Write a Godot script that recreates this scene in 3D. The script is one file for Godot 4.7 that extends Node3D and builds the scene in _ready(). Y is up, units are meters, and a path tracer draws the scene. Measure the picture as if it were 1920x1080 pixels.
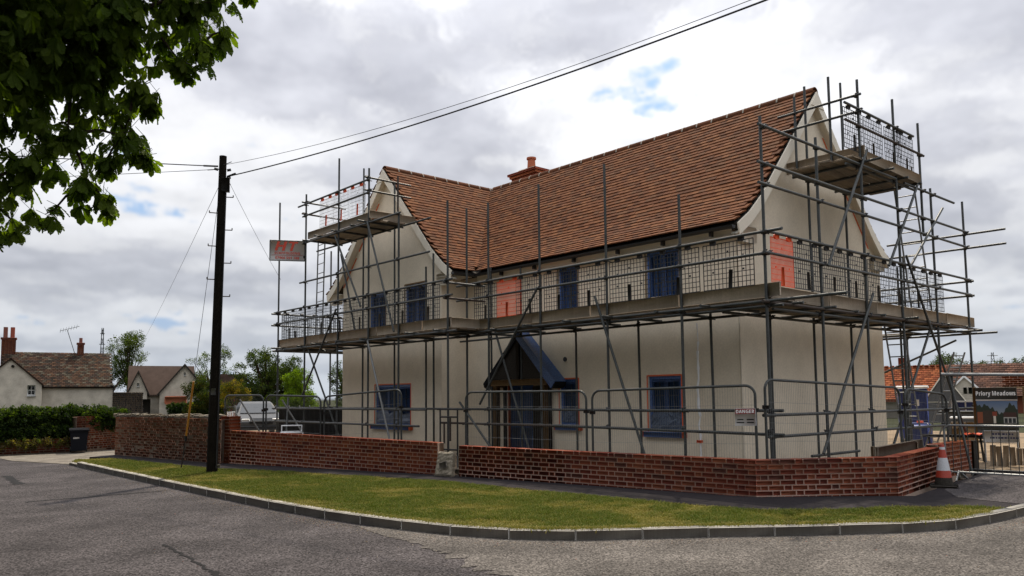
extends Node3D
# A house under scaffolding on a village corner, with the lane, verge, walls and neighbours around it.

var rng := RandomNumberGenerator.new()
var taken := {}
var M := {}
var tex := {}
var cyl := {}
var boxes := {}

const RIDGE_X := -19.17      # ridge of the front wing
const RIDGE_Z := -16.13      # ridge of the main range
const PROFILE := [Vector2(0, 8.06), Vector2(2.35, 5.42), Vector2(2.8, 5.02), Vector2(3.22, 4.74)]   # roof section: distance from the ridge, height
const END_X := -8.35         # right gable wall
const FRONT_Z := -13.1       # main front wall
const WING_Z := -12.3        # wing gable wall


func _ready() -> void:
	rng.seed = 7
	camera_and_light()
	materials()
	ground()
	house()
	scaffolding()
	walls()
	street()
	site_fences()
	site_things()
	neighbours()
	chestnut()
	roadside_row()
	grass()


# ---------------------------------------------------------------- camera, sky, sun
func camera_and_light() -> void:
	var c := Camera3D.new()
	c.name = "camera"
	c.projection = Camera3D.PROJECTION_FRUSTUM
	c.near = 0.1
	c.far = 3000.0
	c.size = 1080.0 / 1498.1 * 0.1
	c.frustum_offset = Vector2(0, 78.0 / 1498.1 * 0.1)
	c.position = Vector3(0, 1.5, 0)
	c.basis = Basis(Vector3.UP, deg_to_rad(48.468)) * Basis(Vector3.RIGHT, deg_to_rad(4.842)) * Basis(Vector3.BACK, deg_to_rad(-0.563))
	add_child(c)
	c.current = true
	var e := Environment.new()
	e.background_mode = Environment.BG_SKY
	e.tonemap_mode = Environment.TONE_MAPPER_LINEAR
	e.tonemap_exposure = 1.2
	e.sdfgi_enabled = true
	e.ssao_enabled = true
	e.ssil_enabled = true
	var s := Sky.new()
	var p := PanoramaSkyMaterial.new()
	p.panorama = cloud_sky()
	s.sky_material = p
	e.sky = s
	e.background_energy_multiplier = 1.0
	var w := WorldEnvironment.new()
	w.name = "world_environment"
	w.environment = e
	add_child(w)
	var sun := DirectionalLight3D.new()
	sun.name = "sun"
	sun.light_energy = 1.3
	sun.light_color = Color(1.0, 0.95, 0.87)
	sun.light_angular_distance = 1.2
	sun.shadow_enabled = true
	add_child(sun)
	sun.look_at_from_position(Vector3.ZERO, Vector3(0.30, -0.84, 0.45))


func cloud_sky() -> ImageTexture:
	var a := FastNoiseLite.new()
	a.seed = 21
	a.frequency = 0.72
	a.fractal_octaves = 5
	a.fractal_gain = 0.5
	a.domain_warp_enabled = true
	a.domain_warp_amplitude = 0.6
	a.domain_warp_frequency = 0.7
	var b := FastNoiseLite.new()
	b.seed = 5
	b.frequency = 2.4
	b.fractal_octaves = 5
	b.fractal_gain = 0.58
	var wd := 2048
	var ht := 1024
	var d := PackedFloat32Array()
	d.resize(wd * ht * 3)
	var sun := Vector3(-0.30, 0.84, -0.45).normalized()
	for y in ht:
		var el := (0.5 - (y + 0.5) / ht) * PI
		for x in wd:
			var c := Vector3(0.10, 0.10, 0.095)
			if el > -0.02:
				var az := (x + 0.5) / wd * TAU
				var sy := maxf(sin(el), 0.0)
				var v := Vector3(sin(az) * cos(el), sy, -cos(az) * cos(el))
				var k := 1.35 / (sy + 0.16)
				var px := v.x * k
				var pz := v.z * k
				var n := a.get_noise_2d(px, pz)
				var m := b.get_noise_2d(px + 9.0, pz - 4.0)
				var f := n + 0.42 * m
				var t := smoothstep(-0.28, 0.34, f)
				c = Vector3(0.76, 0.765, 0.79).lerp(Vector3(0.45, 0.46, 0.51), t)
				c += Vector3.ONE * (0.17 * m)
				var gap := smoothstep(-0.47, -0.66, f)
				c = c.lerp(Vector3(0.27, 0.45, 0.72), gap * 0.85)
				c *= (1.0 + 1.9 * sy) / 1.38   # an overcast sky is brighter overhead
				var low := exp(-sy * 9.0)
				c = c.lerp(Vector3(0.50, 0.56, 0.63), low * 0.75)
			var i := (y * wd + x) * 3
			d[i] = c.x
			d[i + 1] = c.y
			d[i + 2] = c.z
	return ImageTexture.create_from_image(Image.create_from_data(wd, ht, false, Image.FORMAT_RGBF, d.to_byte_array()))


# ---------------------------------------------------------------- small helpers
func lin(r: float, g: float, b: float) -> Color:
	return Color(r, g, b).linear_to_srgb()


func noise_tex(freq: float, lo: float, hi: float, sd: int, octaves := 4, kind := FastNoiseLite.TYPE_SIMPLEX_SMOOTH) -> NoiseTexture2D:
	var key := "%s %s %s %s %s %s" % [freq, lo, hi, sd, octaves, kind]
	if not tex.has(key):
		var n := FastNoiseLite.new()
		n.noise_type = kind
		n.seed = sd
		n.frequency = freq
		n.fractal_octaves = octaves
		var g := Gradient.new()
		g.set_color(0, Color(lo, lo, lo))
		g.set_color(1, Color(hi, hi, hi))
		var t := NoiseTexture2D.new()
		t.width = 512
		t.height = 512
		t.seamless = true
		t.noise = n
		t.color_ramp = g
		tex[key] = t
	return tex[key]


# colour in linear light; fine = grain texture, size in metres of one repeat; patch = slow blotches; bump in cm
func mat(called: String, c: Color, rough := 0.8, fine := 0.0, size := 1.0, patch := 0.0, patch_size := 6.0, bump := 0.0, metal := 0.0) -> StandardMaterial3D:
	var m := StandardMaterial3D.new()
	m.resource_name = called
	m.albedo_color = c
	m.roughness = rough
	m.metallic = metal
	if rough > 0.7:
		m.metallic_specular = 0.2
	m.cull_mode = BaseMaterial3D.CULL_DISABLED
	if fine > 0.0 or bump > 0.0:
		m.uv1_triplanar = true
		m.uv1_world_triplanar = true
		m.uv1_scale = Vector3.ONE / size
		if fine > 0.0:
			m.albedo_texture = noise_tex(0.03, 1.0 - fine, 1.0, 3, 5)
	if bump > 0.0:
		m.heightmap_enabled = true
		m.heightmap_scale = bump
		m.heightmap_texture = noise_tex(0.06, 0.0, 1.0, 11, 4)
	if patch > 0.0:
		m.detail_enabled = true
		m.detail_blend_mode = BaseMaterial3D.BLEND_MODE_MUL
		m.detail_uv_layer = BaseMaterial3D.DETAIL_UV_2
		m.uv2_triplanar = true
		m.uv2_world_triplanar = true
		m.uv2_scale = Vector3.ONE / patch_size
		m.detail_albedo = noise_tex(0.012, 1.0 - patch, 1.0, 17, 4)
	M[called] = m
	return m


func numbered(called: String) -> String:
	taken[called] = taken.get(called, -1) + 1
	return called if taken[called] == 0 else "%s_%03d" % [called, taken[called]]


func thing(called: String, label: String, category: String, at := Vector3.ZERO, turn := 0.0, group := "") -> Node3D:
	var o := Node3D.new()
	o.name = numbered(called)
	add_child(o)
	o.position = at
	o.rotation_degrees.y = turn
	o.set_meta("label", label)
	o.set_meta("category", category)
	if group:
		o.set_meta("group", group)
	return o


func part(parent: Node3D, called: String, mesh: Mesh, material: Material, t := Transform3D()) -> MeshInstance3D:
	var o := MeshInstance3D.new()
	o.name = called
	o.mesh = mesh
	o.material_override = material
	o.transform = t
	parent.add_child(o, true)
	return o


func group_part(parent: Node3D, called: String, t := Transform3D()) -> Node3D:
	var o := Node3D.new()
	o.name = called
	o.transform = t
	parent.add_child(o, true)
	return o


func structure(called: String, mesh: Mesh, material: Material, t := Transform3D()) -> MeshInstance3D:
	var o := part(self, called, mesh, material, t)
	o.set_meta("kind", "structure")
	return o


func scatter(parent: Node3D, called: String, mesh: Mesh, material: Material, places: Array, colours: Array, stuff := true) -> MultiMeshInstance3D:
	var mm := MultiMesh.new()
	mm.transform_format = MultiMesh.TRANSFORM_3D
	mm.use_colors = colours.size() > 0
	mm.mesh = mesh
	mm.instance_count = places.size()
	for i in places.size():
		mm.set_instance_transform(i, places[i])
		if colours.size() > 0:
			mm.set_instance_color(i, colours[i % colours.size()])
	var o := MultiMeshInstance3D.new()
	o.name = called
	o.multimesh = mm
	o.material_override = material
	parent.add_child(o, true)
	if stuff:
		o.set_meta("kind", "stuff")
	return o


# a box with its edges chamfered
func bevel_box(size: Vector3, b: float) -> ArrayMesh:
	var key := "%.4f %.4f %.4f %.4f" % [size.x, size.y, size.z, b]
	if boxes.has(key):
		return boxes[key]
	var st := SurfaceTool.new()
	st.begin(Mesh.PRIMITIVE_TRIANGLES)
	add_bevel(st, Transform3D(), size, b)
	boxes[key] = finish(st)
	return boxes[key]


func add_bevel(st: SurfaceTool, t: Transform3D, size: Vector3, b: float) -> void:
	var h := size / 2.0
	var ax := [Vector3.RIGHT, Vector3.UP, Vector3.BACK]
	for i in 3:
		for s in [-1.0, 1.0]:
			var j: int = (i + 1) % 3
			var k: int = (i + 2) % 3
			var f := func(a: float, c: float) -> Vector3: return t * (ax[i] * h[i] * s + ax[j] * (h[j] - b) * a + ax[k] * (h[k] - b) * c)
			quad(st, f.call(-1, -1), f.call(1, -1), f.call(1, 1), f.call(-1, 1))
	for i in 3:
		var j: int = (i + 1) % 3
		var k: int = (i + 2) % 3
		for s in [-1.0, 1.0]:
			for r in [-1.0, 1.0]:
				var g := func(e: float, q: float, w: float) -> Vector3: return t * (ax[i] * (h[i] - b) * e + ax[j] * (h[j] - b * q) * s + ax[k] * (h[k] - b * w) * r)
				quad(st, g.call(-1, 0, 1), g.call(1, 0, 1), g.call(1, 1, 0), g.call(-1, 1, 0))
	for x in [-1.0, 1.0]:
		for y in [-1.0, 1.0]:
			for z in [-1.0, 1.0]:
				tri(st, t * Vector3(x * h.x, y * (h.y - b), z * (h.z - b)), t * Vector3(x * (h.x - b), y * h.y, z * (h.z - b)), t * Vector3(x * (h.x - b), y * (h.y - b), z * h.z))


func tri(st: SurfaceTool, a: Vector3, b: Vector3, c: Vector3) -> void:
	st.add_vertex(a)
	st.add_vertex(b)
	st.add_vertex(c)


func quad(st: SurfaceTool, a: Vector3, b: Vector3, c: Vector3, d: Vector3) -> void:
	tri(st, a, b, c)
	tri(st, a, c, d)


func begin() -> SurfaceTool:
	var st := SurfaceTool.new()
	st.begin(Mesh.PRIMITIVE_TRIANGLES)
	st.set_smooth_group(-1)
	return st


func finish(st: SurfaceTool) -> ArrayMesh:
	st.generate_normals()
	return st.commit()


func add_box(st: SurfaceTool, centre: Vector3, size: Vector3, basis := Basis()) -> void:
	var t := Transform3D(basis, centre)
	var h := size / 2.0
	var p := []
	for i in 8:
		p.append(t * Vector3(h.x if i & 1 else -h.x, h.y if i & 2 else -h.y, h.z if i & 4 else -h.z))
	for f in [[0, 2, 3, 1], [4, 5, 7, 6], [0, 4, 6, 2], [1, 3, 7, 5], [0, 1, 5, 4], [2, 6, 7, 3]]:
		quad(st, p[f[0]], p[f[1]], p[f[2]], p[f[3]])


func along(d: Vector3) -> Basis:    # a basis whose y runs along d
	var y := d.normalized()
	var x := y.cross(Vector3.UP if absf(y.y) < 0.95 else Vector3.RIGHT).normalized()
	return Basis(x, y, x.cross(y))


func add_rod(st: SurfaceTool, a: Vector3, b: Vector3, ra: float, rb: float, n := 8, caps := true) -> void:
	var bs := along(b - a)
	for i in n:
		var p := TAU * i / n
		var q := TAU * (i + 1) / n
		var u := bs.x * cos(p) + bs.z * sin(p)
		var v := bs.x * cos(q) + bs.z * sin(q)
		quad(st, a + u * ra, b + u * rb, b + v * rb, a + v * ra)
		if caps:
			tri(st, a, a + u * ra, a + v * ra)
			tri(st, b, b + v * rb, b + u * rb)


func rod_mesh(r: float, n := 12) -> Mesh:
	var key := "%.4f %d" % [r, n]
	if not cyl.has(key):
		var c := CylinderMesh.new()
		c.top_radius = r
		c.bottom_radius = r
		c.height = 1.0
		c.radial_segments = n
		c.rings = 0
		cyl[key] = c
	return cyl[key]


func rod(parent: Node3D, called: String, a: Vector3, b: Vector3, r: float, material: Material, n := 12) -> MeshInstance3D:
	var bs := along(b - a)
	bs.y *= a.distance_to(b)
	return part(parent, called, rod_mesh(r, n), material, Transform3D(bs, (a + b) / 2.0))


func block(parent: Node3D, called: String, size: Vector3, centre: Vector3, material: Material, basis := Basis(), b := 0.004) -> MeshInstance3D:
	return part(parent, called, bevel_box(size, minf(b, minf(size.x, minf(size.y, size.z)) * 0.3)), material, Transform3D(basis, centre))


# a flat outline (x, y) pushed along z from z0 to z1
func add_prism(st: SurfaceTool, pts: PackedVector2Array, z0: float, z1: float, t := Transform3D()) -> void:
	var ids := Geometry2D.triangulate_polygon(pts)
	for i in range(0, ids.size(), 3):
		for z in [z0, z1]:
			tri(st, t * Vector3(pts[ids[i]].x, pts[ids[i]].y, z), t * Vector3(pts[ids[i + 1]].x, pts[ids[i + 1]].y, z), t * Vector3(pts[ids[i + 2]].x, pts[ids[i + 2]].y, z))
	for i in pts.size():
		var a := pts[i]
		var b := pts[(i + 1) % pts.size()]
		quad(st, t * Vector3(a.x, a.y, z0), t * Vector3(b.x, b.y, z0), t * Vector3(b.x, b.y, z1), t * Vector3(a.x, a.y, z1))


func prism(pts: Array, z0: float, z1: float, t := Transform3D()) -> ArrayMesh:
	var st := begin()
	add_prism(st, PackedVector2Array(pts), z0, z1, t)
	return finish(st)


# a flat sheet at height y from points (x, z), cut into cells so that it can roll a little
func sheet(pts: Array, y: float, thick := 0.0) -> ArrayMesh:
	var st := begin()
	var p := PackedVector2Array(pts)
	var ids := Geometry2D.triangulate_polygon(p)
	for i in range(0, ids.size(), 3):
		tri(st, Vector3(p[ids[i]].x, y, p[ids[i]].y), Vector3(p[ids[i + 1]].x, y, p[ids[i + 1]].y), Vector3(p[ids[i + 2]].x, y, p[ids[i + 2]].y))
	if thick > 0.0:
		for i in p.size():
			var a := p[i]
			var b := p[(i + 1) % p.size()]
			quad(st, Vector3(a.x, y, a.y), Vector3(b.x, y, b.y), Vector3(b.x, y - thick, b.y), Vector3(a.x, y - thick, a.y))
	return finish(st)


func text(parent: Node3D, called: String, words: String, height: float, at: Transform3D, material: Material, bold := 0.0, serif := false) -> MeshInstance3D:
	var f := SystemFont.new()
	f.font_names = PackedStringArray(["Droid Serif" if serif else "Droid Sans"])
	f.font_weight = 700 if bold > 0.0 else 400
	var t := TextMesh.new()
	t.font = f
	t.text = words
	t.font_size = 48
	t.pixel_size = height / 48.0 * 1.35
	t.depth = 0.004
	return part(parent, called, t, material, at)


func nth(i: int) -> String:
	return ["first", "second", "third", "fourth", "fifth", "sixth", "seventh", "eighth", "ninth", "tenth", "eleventh", "twelfth"][i]


# ---------------------------------------------------------------- materials
func materials() -> void:
	mat("render", lin(0.79, 0.70, 0.555), 0.92, 0.07, 0.9, 0.05, 3.0, 0.08)
	mat("trim", lin(0.76, 0.70, 0.58), 0.7, 0.05, 0.6)
	mat("tape_orange", lin(0.70, 0.12, 0.03), 0.6, 0.1, 0.5)
	mat("film", lin(0.09, 0.19, 0.5), 0.22, 0.35, 0.7, 0.0, 1.0, 0.5)
	mat("film_dark", lin(0.06, 0.13, 0.32), 0.2, 0.35, 0.6, 0.0, 1.0, 0.6)
	mat("clear_film", lin(0.16, 0.22, 0.34), 0.25, 0.6, 0.5, 0.0, 1.0, 0.6)
	mat("gutter", lin(0.012, 0.012, 0.013), 0.4)
	mat("felt", lin(0.018, 0.018, 0.02), 0.8, 0.3, 0.5, 0.0, 1.0, 0.2)
	mat("timber", lin(0.26, 0.17, 0.08), 0.75, 0.35, 0.5)
	mat("dark_timber", lin(0.055, 0.048, 0.04), 0.8, 0.4, 0.5)
	mat("steel", lin(0.125, 0.135, 0.13), 0.5, 0.45, 0.45, 0.35, 2.3, 0.0, 0.35)
	mat("steel_rust", lin(0.12, 0.085, 0.065), 0.7, 0.5, 0.3, 0.3, 2.0, 0.0, 0.25)
	mat("steel_bright", lin(0.36, 0.37, 0.37), 0.42, 0.3, 0.4, 0.2, 2.0, 0.0, 0.4)
	mat("coupler", lin(0.045, 0.045, 0.045), 0.6, 0.4, 0.2, 0.0, 1.0, 0.0, 0.4)
	for i in 4:
		mat("board%d" % i, [lin(0.56, 0.45, 0.33), lin(0.49, 0.39, 0.28), lin(0.60, 0.48, 0.34), lin(0.44, 0.37, 0.29)][i], 0.85, 0.25, 0.7, 0.2, 2.5, 0.15)
	mat("toe0", lin(0.72, 0.61, 0.48), 0.85, 0.2, 0.7, 0.15, 2.5, 0.15)
	mat("toe1", lin(0.63, 0.525, 0.405), 0.85, 0.2, 0.7, 0.15, 2.5, 0.15)
	var bricks := [lin(0.50, 0.15, 0.085), lin(0.42, 0.115, 0.07), lin(0.57, 0.19, 0.105), lin(0.29, 0.085, 0.062), lin(0.48, 0.165, 0.105), lin(0.37, 0.10, 0.066), lin(0.64, 0.21, 0.10), lin(0.26, 0.105, 0.08), lin(0.52, 0.25, 0.165), lin(0.46, 0.19, 0.115), lin(0.58, 0.33, 0.23), lin(0.38, 0.15, 0.095)]
	for i in bricks.size():
		mat("brick%d" % i, bricks[i], 0.9, 0.16, 0.16, 0.08, 0.9, 0.15)
	mat("brick_tint", Color.WHITE, 0.9, 0.16, 0.16, 0.08, 0.9, 0.15)
	M["brick_tint"].vertex_color_use_as_albedo = true
	mat("mortar", lin(0.88, 0.66, 0.54), 0.95, 0.08, 0.2, 0.08, 1.0, 0.2)
	mat("old_mortar", lin(0.62, 0.47, 0.36), 0.95, 0.25, 0.3, 0.3, 1.0, 0.3)
	var tiles := [lin(0.26, 0.098, 0.042), lin(0.21, 0.078, 0.036), lin(0.30, 0.12, 0.05), lin(0.16, 0.062, 0.03), lin(0.24, 0.088, 0.036), lin(0.21, 0.092, 0.045)]
	for i in tiles.size():
		mat("tile%d" % i, tiles[i], 0.88, 0.35, 0.25, 0.15, 1.5, 0.12)
	mat("tile_tint", Color.WHITE, 0.88, 0.35, 0.25, 0.15, 1.5, 0.12)
	M["tile_tint"].vertex_color_use_as_albedo = true
	mat("lime_mortar", lin(0.52, 0.46, 0.38), 0.95, 0.3, 0.3)
	mat("kerb", lin(0.56, 0.53, 0.475), 0.9, 0.18, 0.25, 0.2, 2.2, 0.15)
	mat("concrete", lin(0.34, 0.30, 0.25), 0.92, 0.3, 0.6, 0.3, 4.0, 0.2)
	mat("slab", lin(0.60, 0.52, 0.40), 0.95, 0.35, 0.35, 0.25, 0.7, 1.6)
	mat("plastic_black", lin(0.014, 0.014, 0.015), 0.55)
	mat("plastic_orange", lin(0.85, 0.10, 0.02), 0.5)
	mat("plastic_white", lin(0.72, 0.73, 0.74), 0.45)
	mat("cream_wall", lin(0.66, 0.60, 0.50), 0.92, 0.12, 1.5, 0.2, 6.0)
	mat("old_roof", lin(0.09, 0.055, 0.04), 0.95, 0.5, 0.6, 0.4, 4.0, 0.4)
	mat("glass_dark", lin(0.01, 0.012, 0.015), 0.08)
	mat("white_paint", lin(0.75, 0.75, 0.74), 0.5)
	mat("bark", lin(0.075, 0.055, 0.04), 0.95, 0.5, 0.5, 0.0, 1.0, 1.5)
	mat("pole_wood", lin(0.032, 0.026, 0.018), 0.9, 0.55, 0.5, 0.4, 2.0, 0.5)
	mat("cable", lin(0.015, 0.015, 0.016), 0.6)
	for f in [["leaf", 0.085, 0.125, 0.03], ["grass_blade", 0.5, 0.5, 0.5]]:
		var m := mat(f[0], lin(f[1], f[2], f[3]), 0.5)
		m.vertex_color_use_as_albedo = true
		m.albedo_color = Color.WHITE
		m.metallic_specular = 0.25
		m.roughness = 0.6 if f[0] == "leaf" else 0.9
		m.backlight_enabled = true
		m.backlight = lin(1.25, 1.4, 0.25) if f[0] == "leaf" else lin(0.5, 0.55, 0.2)


# ---------------------------------------------------------------- the ground
const KERB := [Vector2(-22.75, -5.13), Vector2(-15.84, -5.14), Vector2(-13.35, -5.17), Vector2(-11.4, -5.22), Vector2(-9.92, -5.31), Vector2(-8.82, -5.45), Vector2(-7.92, -5.63), Vector2(-7.2, -5.87), Vector2(-6.64, -6.2), Vector2(-6.16, -6.7), Vector2(-5.75, -7.31), Vector2(-5.27, -7.94), Vector2(-4.76, -8.55), Vector2(-4.29, -9.18), Vector2(-3.9, -9.75), Vector2(-3.66, -10.36), Vector2(-3.56, -11.2), Vector2(-3.5, -11.97), Vector2(-3.42, -13.5)]
const VERGE_BACK := [Vector2(-3.66, -11.8), Vector2(-4.16, -11.62), Vector2(-4.66, -11.0), Vector2(-5.18, -10.16), Vector2(-5.81, -9.45), Vector2(-7.59, -9.15), Vector2(-9.65, -8.95), Vector2(-11.9, -8.75), Vector2(-15.26, -7.85), Vector2(-17.64, -6.95), Vector2(-20.29, -6.5), Vector2(-23.19, -6.2), Vector2(-23.3, -5.4)]


func inset(line: Array, by: float) -> Array:
	var out := []
	for i in line.size():
		var d: Vector2 = (line[mini(i + 1, line.size() - 1)] - line[maxi(i - 1, 0)]).normalized()
		out.append(line[i] + Vector2(d.y, -d.x) * by)
	return out


func asphalt(called: String, c: Color, speck: float, patch: float) -> StandardMaterial3D:
	var m := mat(called, c, 0.9, 0.0, 1.0, patch, 9.0, 0.35)
	m.uv1_scale = Vector3.ONE / 1.5
	var n := FastNoiseLite.new()
	n.noise_type = FastNoiseLite.TYPE_CELLULAR
	n.cellular_return_type = FastNoiseLite.RETURN_CELL_VALUE
	n.frequency = 0.09
	n.fractal_octaves = 3
	n.seed = 4
	var g := Gradient.new()
	g.set_color(0, Color(1.0 - speck, 1.0 - speck, 1.0 - speck))
	g.set_color(1, Color.WHITE)
	g.add_point(0.7, Color(0.82, 0.82, 0.81))
	var t := NoiseTexture2D.new()
	t.width = 1024
	t.height = 1024
	t.seamless = true
	t.noise = n
	t.color_ramp = g
	m.albedo_texture = t
	return m


func ground() -> void:
	var earth := mat("field", lin(0.075, 0.085, 0.035), 0.95, 0.4, 3.0, 0.4, 30.0)
	structure("ground", sheet([Vector2(-900, -900), Vector2(900, -900), Vector2(900, 500), Vector2(-900, 500)], -0.16), earth)
	var road_mat := asphalt("road_asphalt", lin(0.205, 0.183, 0.19), 0.8, 0.3)
	var road := structure("road", sheet([Vector2(-75, -4.75), Vector2(-28.6, -4.3), Vector2(-23.0, -5.6), Vector2(-8, -6.4), Vector2(-5.6, -8.6), Vector2(-4, -11), Vector2(-3.7, -40), Vector2(6, -40), Vector2(9, -8), Vector2(40, -5), Vector2(40, 1.6), Vector2(-75, 1.6)], -0.1, 0.05), road_mat)
	var worn := asphalt("side_road_asphalt", lin(0.30, 0.27, 0.25), 0.75, 0.3)
	var rim := [Vector2(-9.0, -5.3), Vector2(-7.9, -5.12), Vector2(-7.0, -5.1), Vector2(-6.1, -4.85), Vector2(-5.2, -4.7), Vector2(-4.3, -4.4), Vector2(-3.0, -4.2), Vector2(-1.5, -3.95), Vector2(1.0, -4.0), Vector2(6.0, -4.2)]
	var ragged := []
	for k in rim.size() - 1:
		for q in 14:
			ragged.append(rim[k].lerp(rim[k + 1], q / 14.0) + Vector2(rng.randf_range(-0.03, 0.03), rng.randf_range(-0.13, 0.13) * minf(1.0, k * 0.6)))
	structure("side_road", sheet(ragged + [Vector2(6.0, -4.2), Vector2(6.0, -30.0), Vector2(-3.4, -30.0), Vector2(-3.6, -12.0), Vector2(-4.0, -9.9), Vector2(-5.9, -7.4), Vector2(-6.8, -6.3), Vector2(-7.9, -5.75)], -0.095), worn)
	var tar := mat("tar", lin(0.016, 0.015, 0.015), 0.75, 0.3, 0.3)
	for seam in [[Vector2(-14.9, -2.75), Vector2(-14.9, -4.95), 0.05], [Vector2(-9.4, -3.1), Vector2(-7.6, -2.95), 0.03], [Vector2(-7.6, -2.95), Vector2(-6.2, -2.7), 0.05], [Vector2(-20.5, -3.4), Vector2(-18.2, -3.25), 0.12]]:
		var a: Vector2 = seam[0]
		var b: Vector2 = seam[1]
		var left := []
		var right := []
		var n := Vector2(-(b - a).y, (b - a).x).normalized()
		for i in 24:
			var p := a.lerp(b, i / 23.0) + n * rng.randf_range(-0.02, 0.02)
			left.append(p + n * seam[2] * rng.randf_range(0.25, 1.0))
			right.push_front(p - n * seam[2] * rng.randf_range(0.25, 1.0))
		part(road, "tar_seam", sheet(left + right, -0.096), tar)
	# trodden grit and brick dust swept against the kerb
	var grit := mat("grit", Color.WHITE, 0.95)
	grit.vertex_color_use_as_albedo = true
	var pebble := begin()
	add_bevel(pebble, Transform3D(), Vector3(1.0, 0.7, 0.9), 0.25)
	var pb := finish(pebble)
	var spots := []
	var cols := []
	var edge := inset(KERB, -0.13)
	for i in 7000:
		var k := rng.randf() * (edge.size() - 2)
		var p: Vector2 = edge[int(k)].lerp(edge[int(k) + 1], k - int(k))
		var d: Vector2 = (edge[int(k) + 1] - edge[int(k)]).normalized()
		var away := absf(rng.randfn(0.0, 0.16)) + 0.01
		if i % 4 == 0:
			away = pow(rng.randf(), 2.5) * 2.6
		p += Vector2(-d.y, d.x) * away
		var s := rng.randf_range(0.003, 0.008) * (1.0 if i % 11 else 1.6)
		spots.append(Transform3D(Basis.from_euler(Vector3(rng.randf() * 3, rng.randf() * 6, 0)).scaled(Vector3.ONE * s), Vector3(p.x, -0.098 + s * 0.3, p.y)))
		cols.append([Color(0.33, 0.25, 0.17), Color(0.24, 0.2, 0.16), Color(0.4, 0.33, 0.25), Color(0.17, 0.16, 0.15), Color(0.36, 0.29, 0.2), Color(0.3, 0.11, 0.07)][rng.randi() % (6 if i % 3 == 0 else 5)])
	var g := scatter(self, "gravel", pb, grit, spots, cols)
	g.set_meta("label", "loose grit and brick crumbs lying along the kerb")
	g.set_meta("category", "gravel")
	# kerb stones
	var kerb := Node3D.new()
	kerb.name = "kerb"
	kerb.set_meta("kind", "structure")
	add_child(kerb)
	var run := 0.0
	var at: Vector2 = KERB[0]
	var i := 0
	while i < KERB.size() - 1:
		var want := 0.76
		var p := at
		while i < KERB.size() - 1 and p.distance_to(KERB[i + 1]) < want:
			want -= p.distance_to(KERB[i + 1])
			p = KERB[i + 1]
			i += 1
		if i >= KERB.size() - 1:
			break
		var q := p.move_toward(KERB[i + 1], want)
		var d := q - at
		var drop := 0.0
		if run < 0.7:
			drop = -0.05
		var bs := Basis(Vector3(d.x, rng.randf_range(-0.004, 0.004), d.y).normalized(), Vector3.UP, Vector3(-d.y, 0, d.x).normalized())
		var mid := (at + q) / 2.0 + Vector2(d.y, -d.x).normalized() * 0.065
		part(kerb, "kerb_stone", bevel_box(Vector3(d.length() - 0.006, 0.26, 0.13), 0.009), M["kerb"], Transform3D(bs, Vector3(mid.x, -0.115 + drop + rng.randf_range(-0.003, 0.003), mid.y)))
		run += d.length()
		at = q
	# verge, footway, driveway and site
	var soil := mat("verge_soil", lin(0.075, 0.075, 0.025), 0.95, 0.5, 0.35, 0.45, 2.5, 0.8)
	structure("verge", sheet(inset(KERB, 0.1) + VERGE_BACK, -0.02, 0.1), soil)
	var path_mat := asphalt("footway_asphalt", lin(0.05, 0.043, 0.048), 0.4, 0.2)
	var near := [Vector2(-3.44, -13.5)] + inset(KERB, 0.125).slice(15, 18)
	near.reverse()
	structure("pavement", sheet([Vector2(-3.6, -11.72), Vector2(-3.5, -13.5), Vector2(-3.2, -17.25), Vector2(-5.6, -17.3), Vector2(-5.0, -12.3), Vector2(-6.5, -10.75), Vector2(-12.9, -9.6), Vector2(-19.1, -7.7), Vector2(-24.4, -6.75), Vector2(-24.0, -5.9)] + [Vector2(-23.19, -6.2), Vector2(-20.29, -6.5), Vector2(-17.64, -6.95), Vector2(-15.26, -7.85), Vector2(-11.9, -8.75), Vector2(-9.65, -8.95), Vector2(-7.59, -9.15), Vector2(-5.81, -9.45), Vector2(-5.18, -10.16), Vector2(-4.66, -11.0), Vector2(-4.16, -11.62)], 0.0, 0.09), path_mat)
	structure("site_entrance", sheet([Vector2(-3.4, -12.3), Vector2(-4.5, -12.5), Vector2(-5.0, -13.4), Vector2(-5.5, -17.28), Vector2(-3.25, -17.22)], 0.005), road_mat)
	structure("driveway", sheet([Vector2(-22.8, -5.2), Vector2(-23.3, -5.5), Vector2(-24.45, -6.6), Vector2(-25.2, -14), Vector2(-34, -14), Vector2(-29.5, -7), Vector2(-28.0, -4.2), Vector2(-25.5, -4.35)], -0.088, 0.03), M["concrete"])
	var dirt := mat("site_earth", lin(0.44, 0.33, 0.22), 0.95, 0.25, 0.8, 0.25, 5.0, 1.2)
	structure("building_plot", sheet([Vector2(-24.4, -6.9), Vector2(-19.1, -7.75), Vector2(-12.4, -9.7), Vector2(-6.6, -10.85), Vector2(-5.35, -12.4), Vector2(-5.85, -17.2), Vector2(6, -17.4), Vector2(6, -34), Vector2(-60, -34), Vector2(-60, -14), Vector2(-26, -14)], -0.006, 0.03), dirt)


# ---------------------------------------------------------------- the house
func roof_at(arc: float) -> Array:       # [distance from the ridge, height, direction down the slope]
	for i in PROFILE.size() - 1:
		var a: Vector2 = PROFILE[i]
		var b: Vector2 = PROFILE[i + 1]
		var l := a.distance_to(b)
		if arc <= l or i == PROFILE.size() - 2:
			var p := a + (b - a).normalized() * arc
			return [p.x, p.y, (b - a).normalized()]
		arc -= l
	return []


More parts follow.
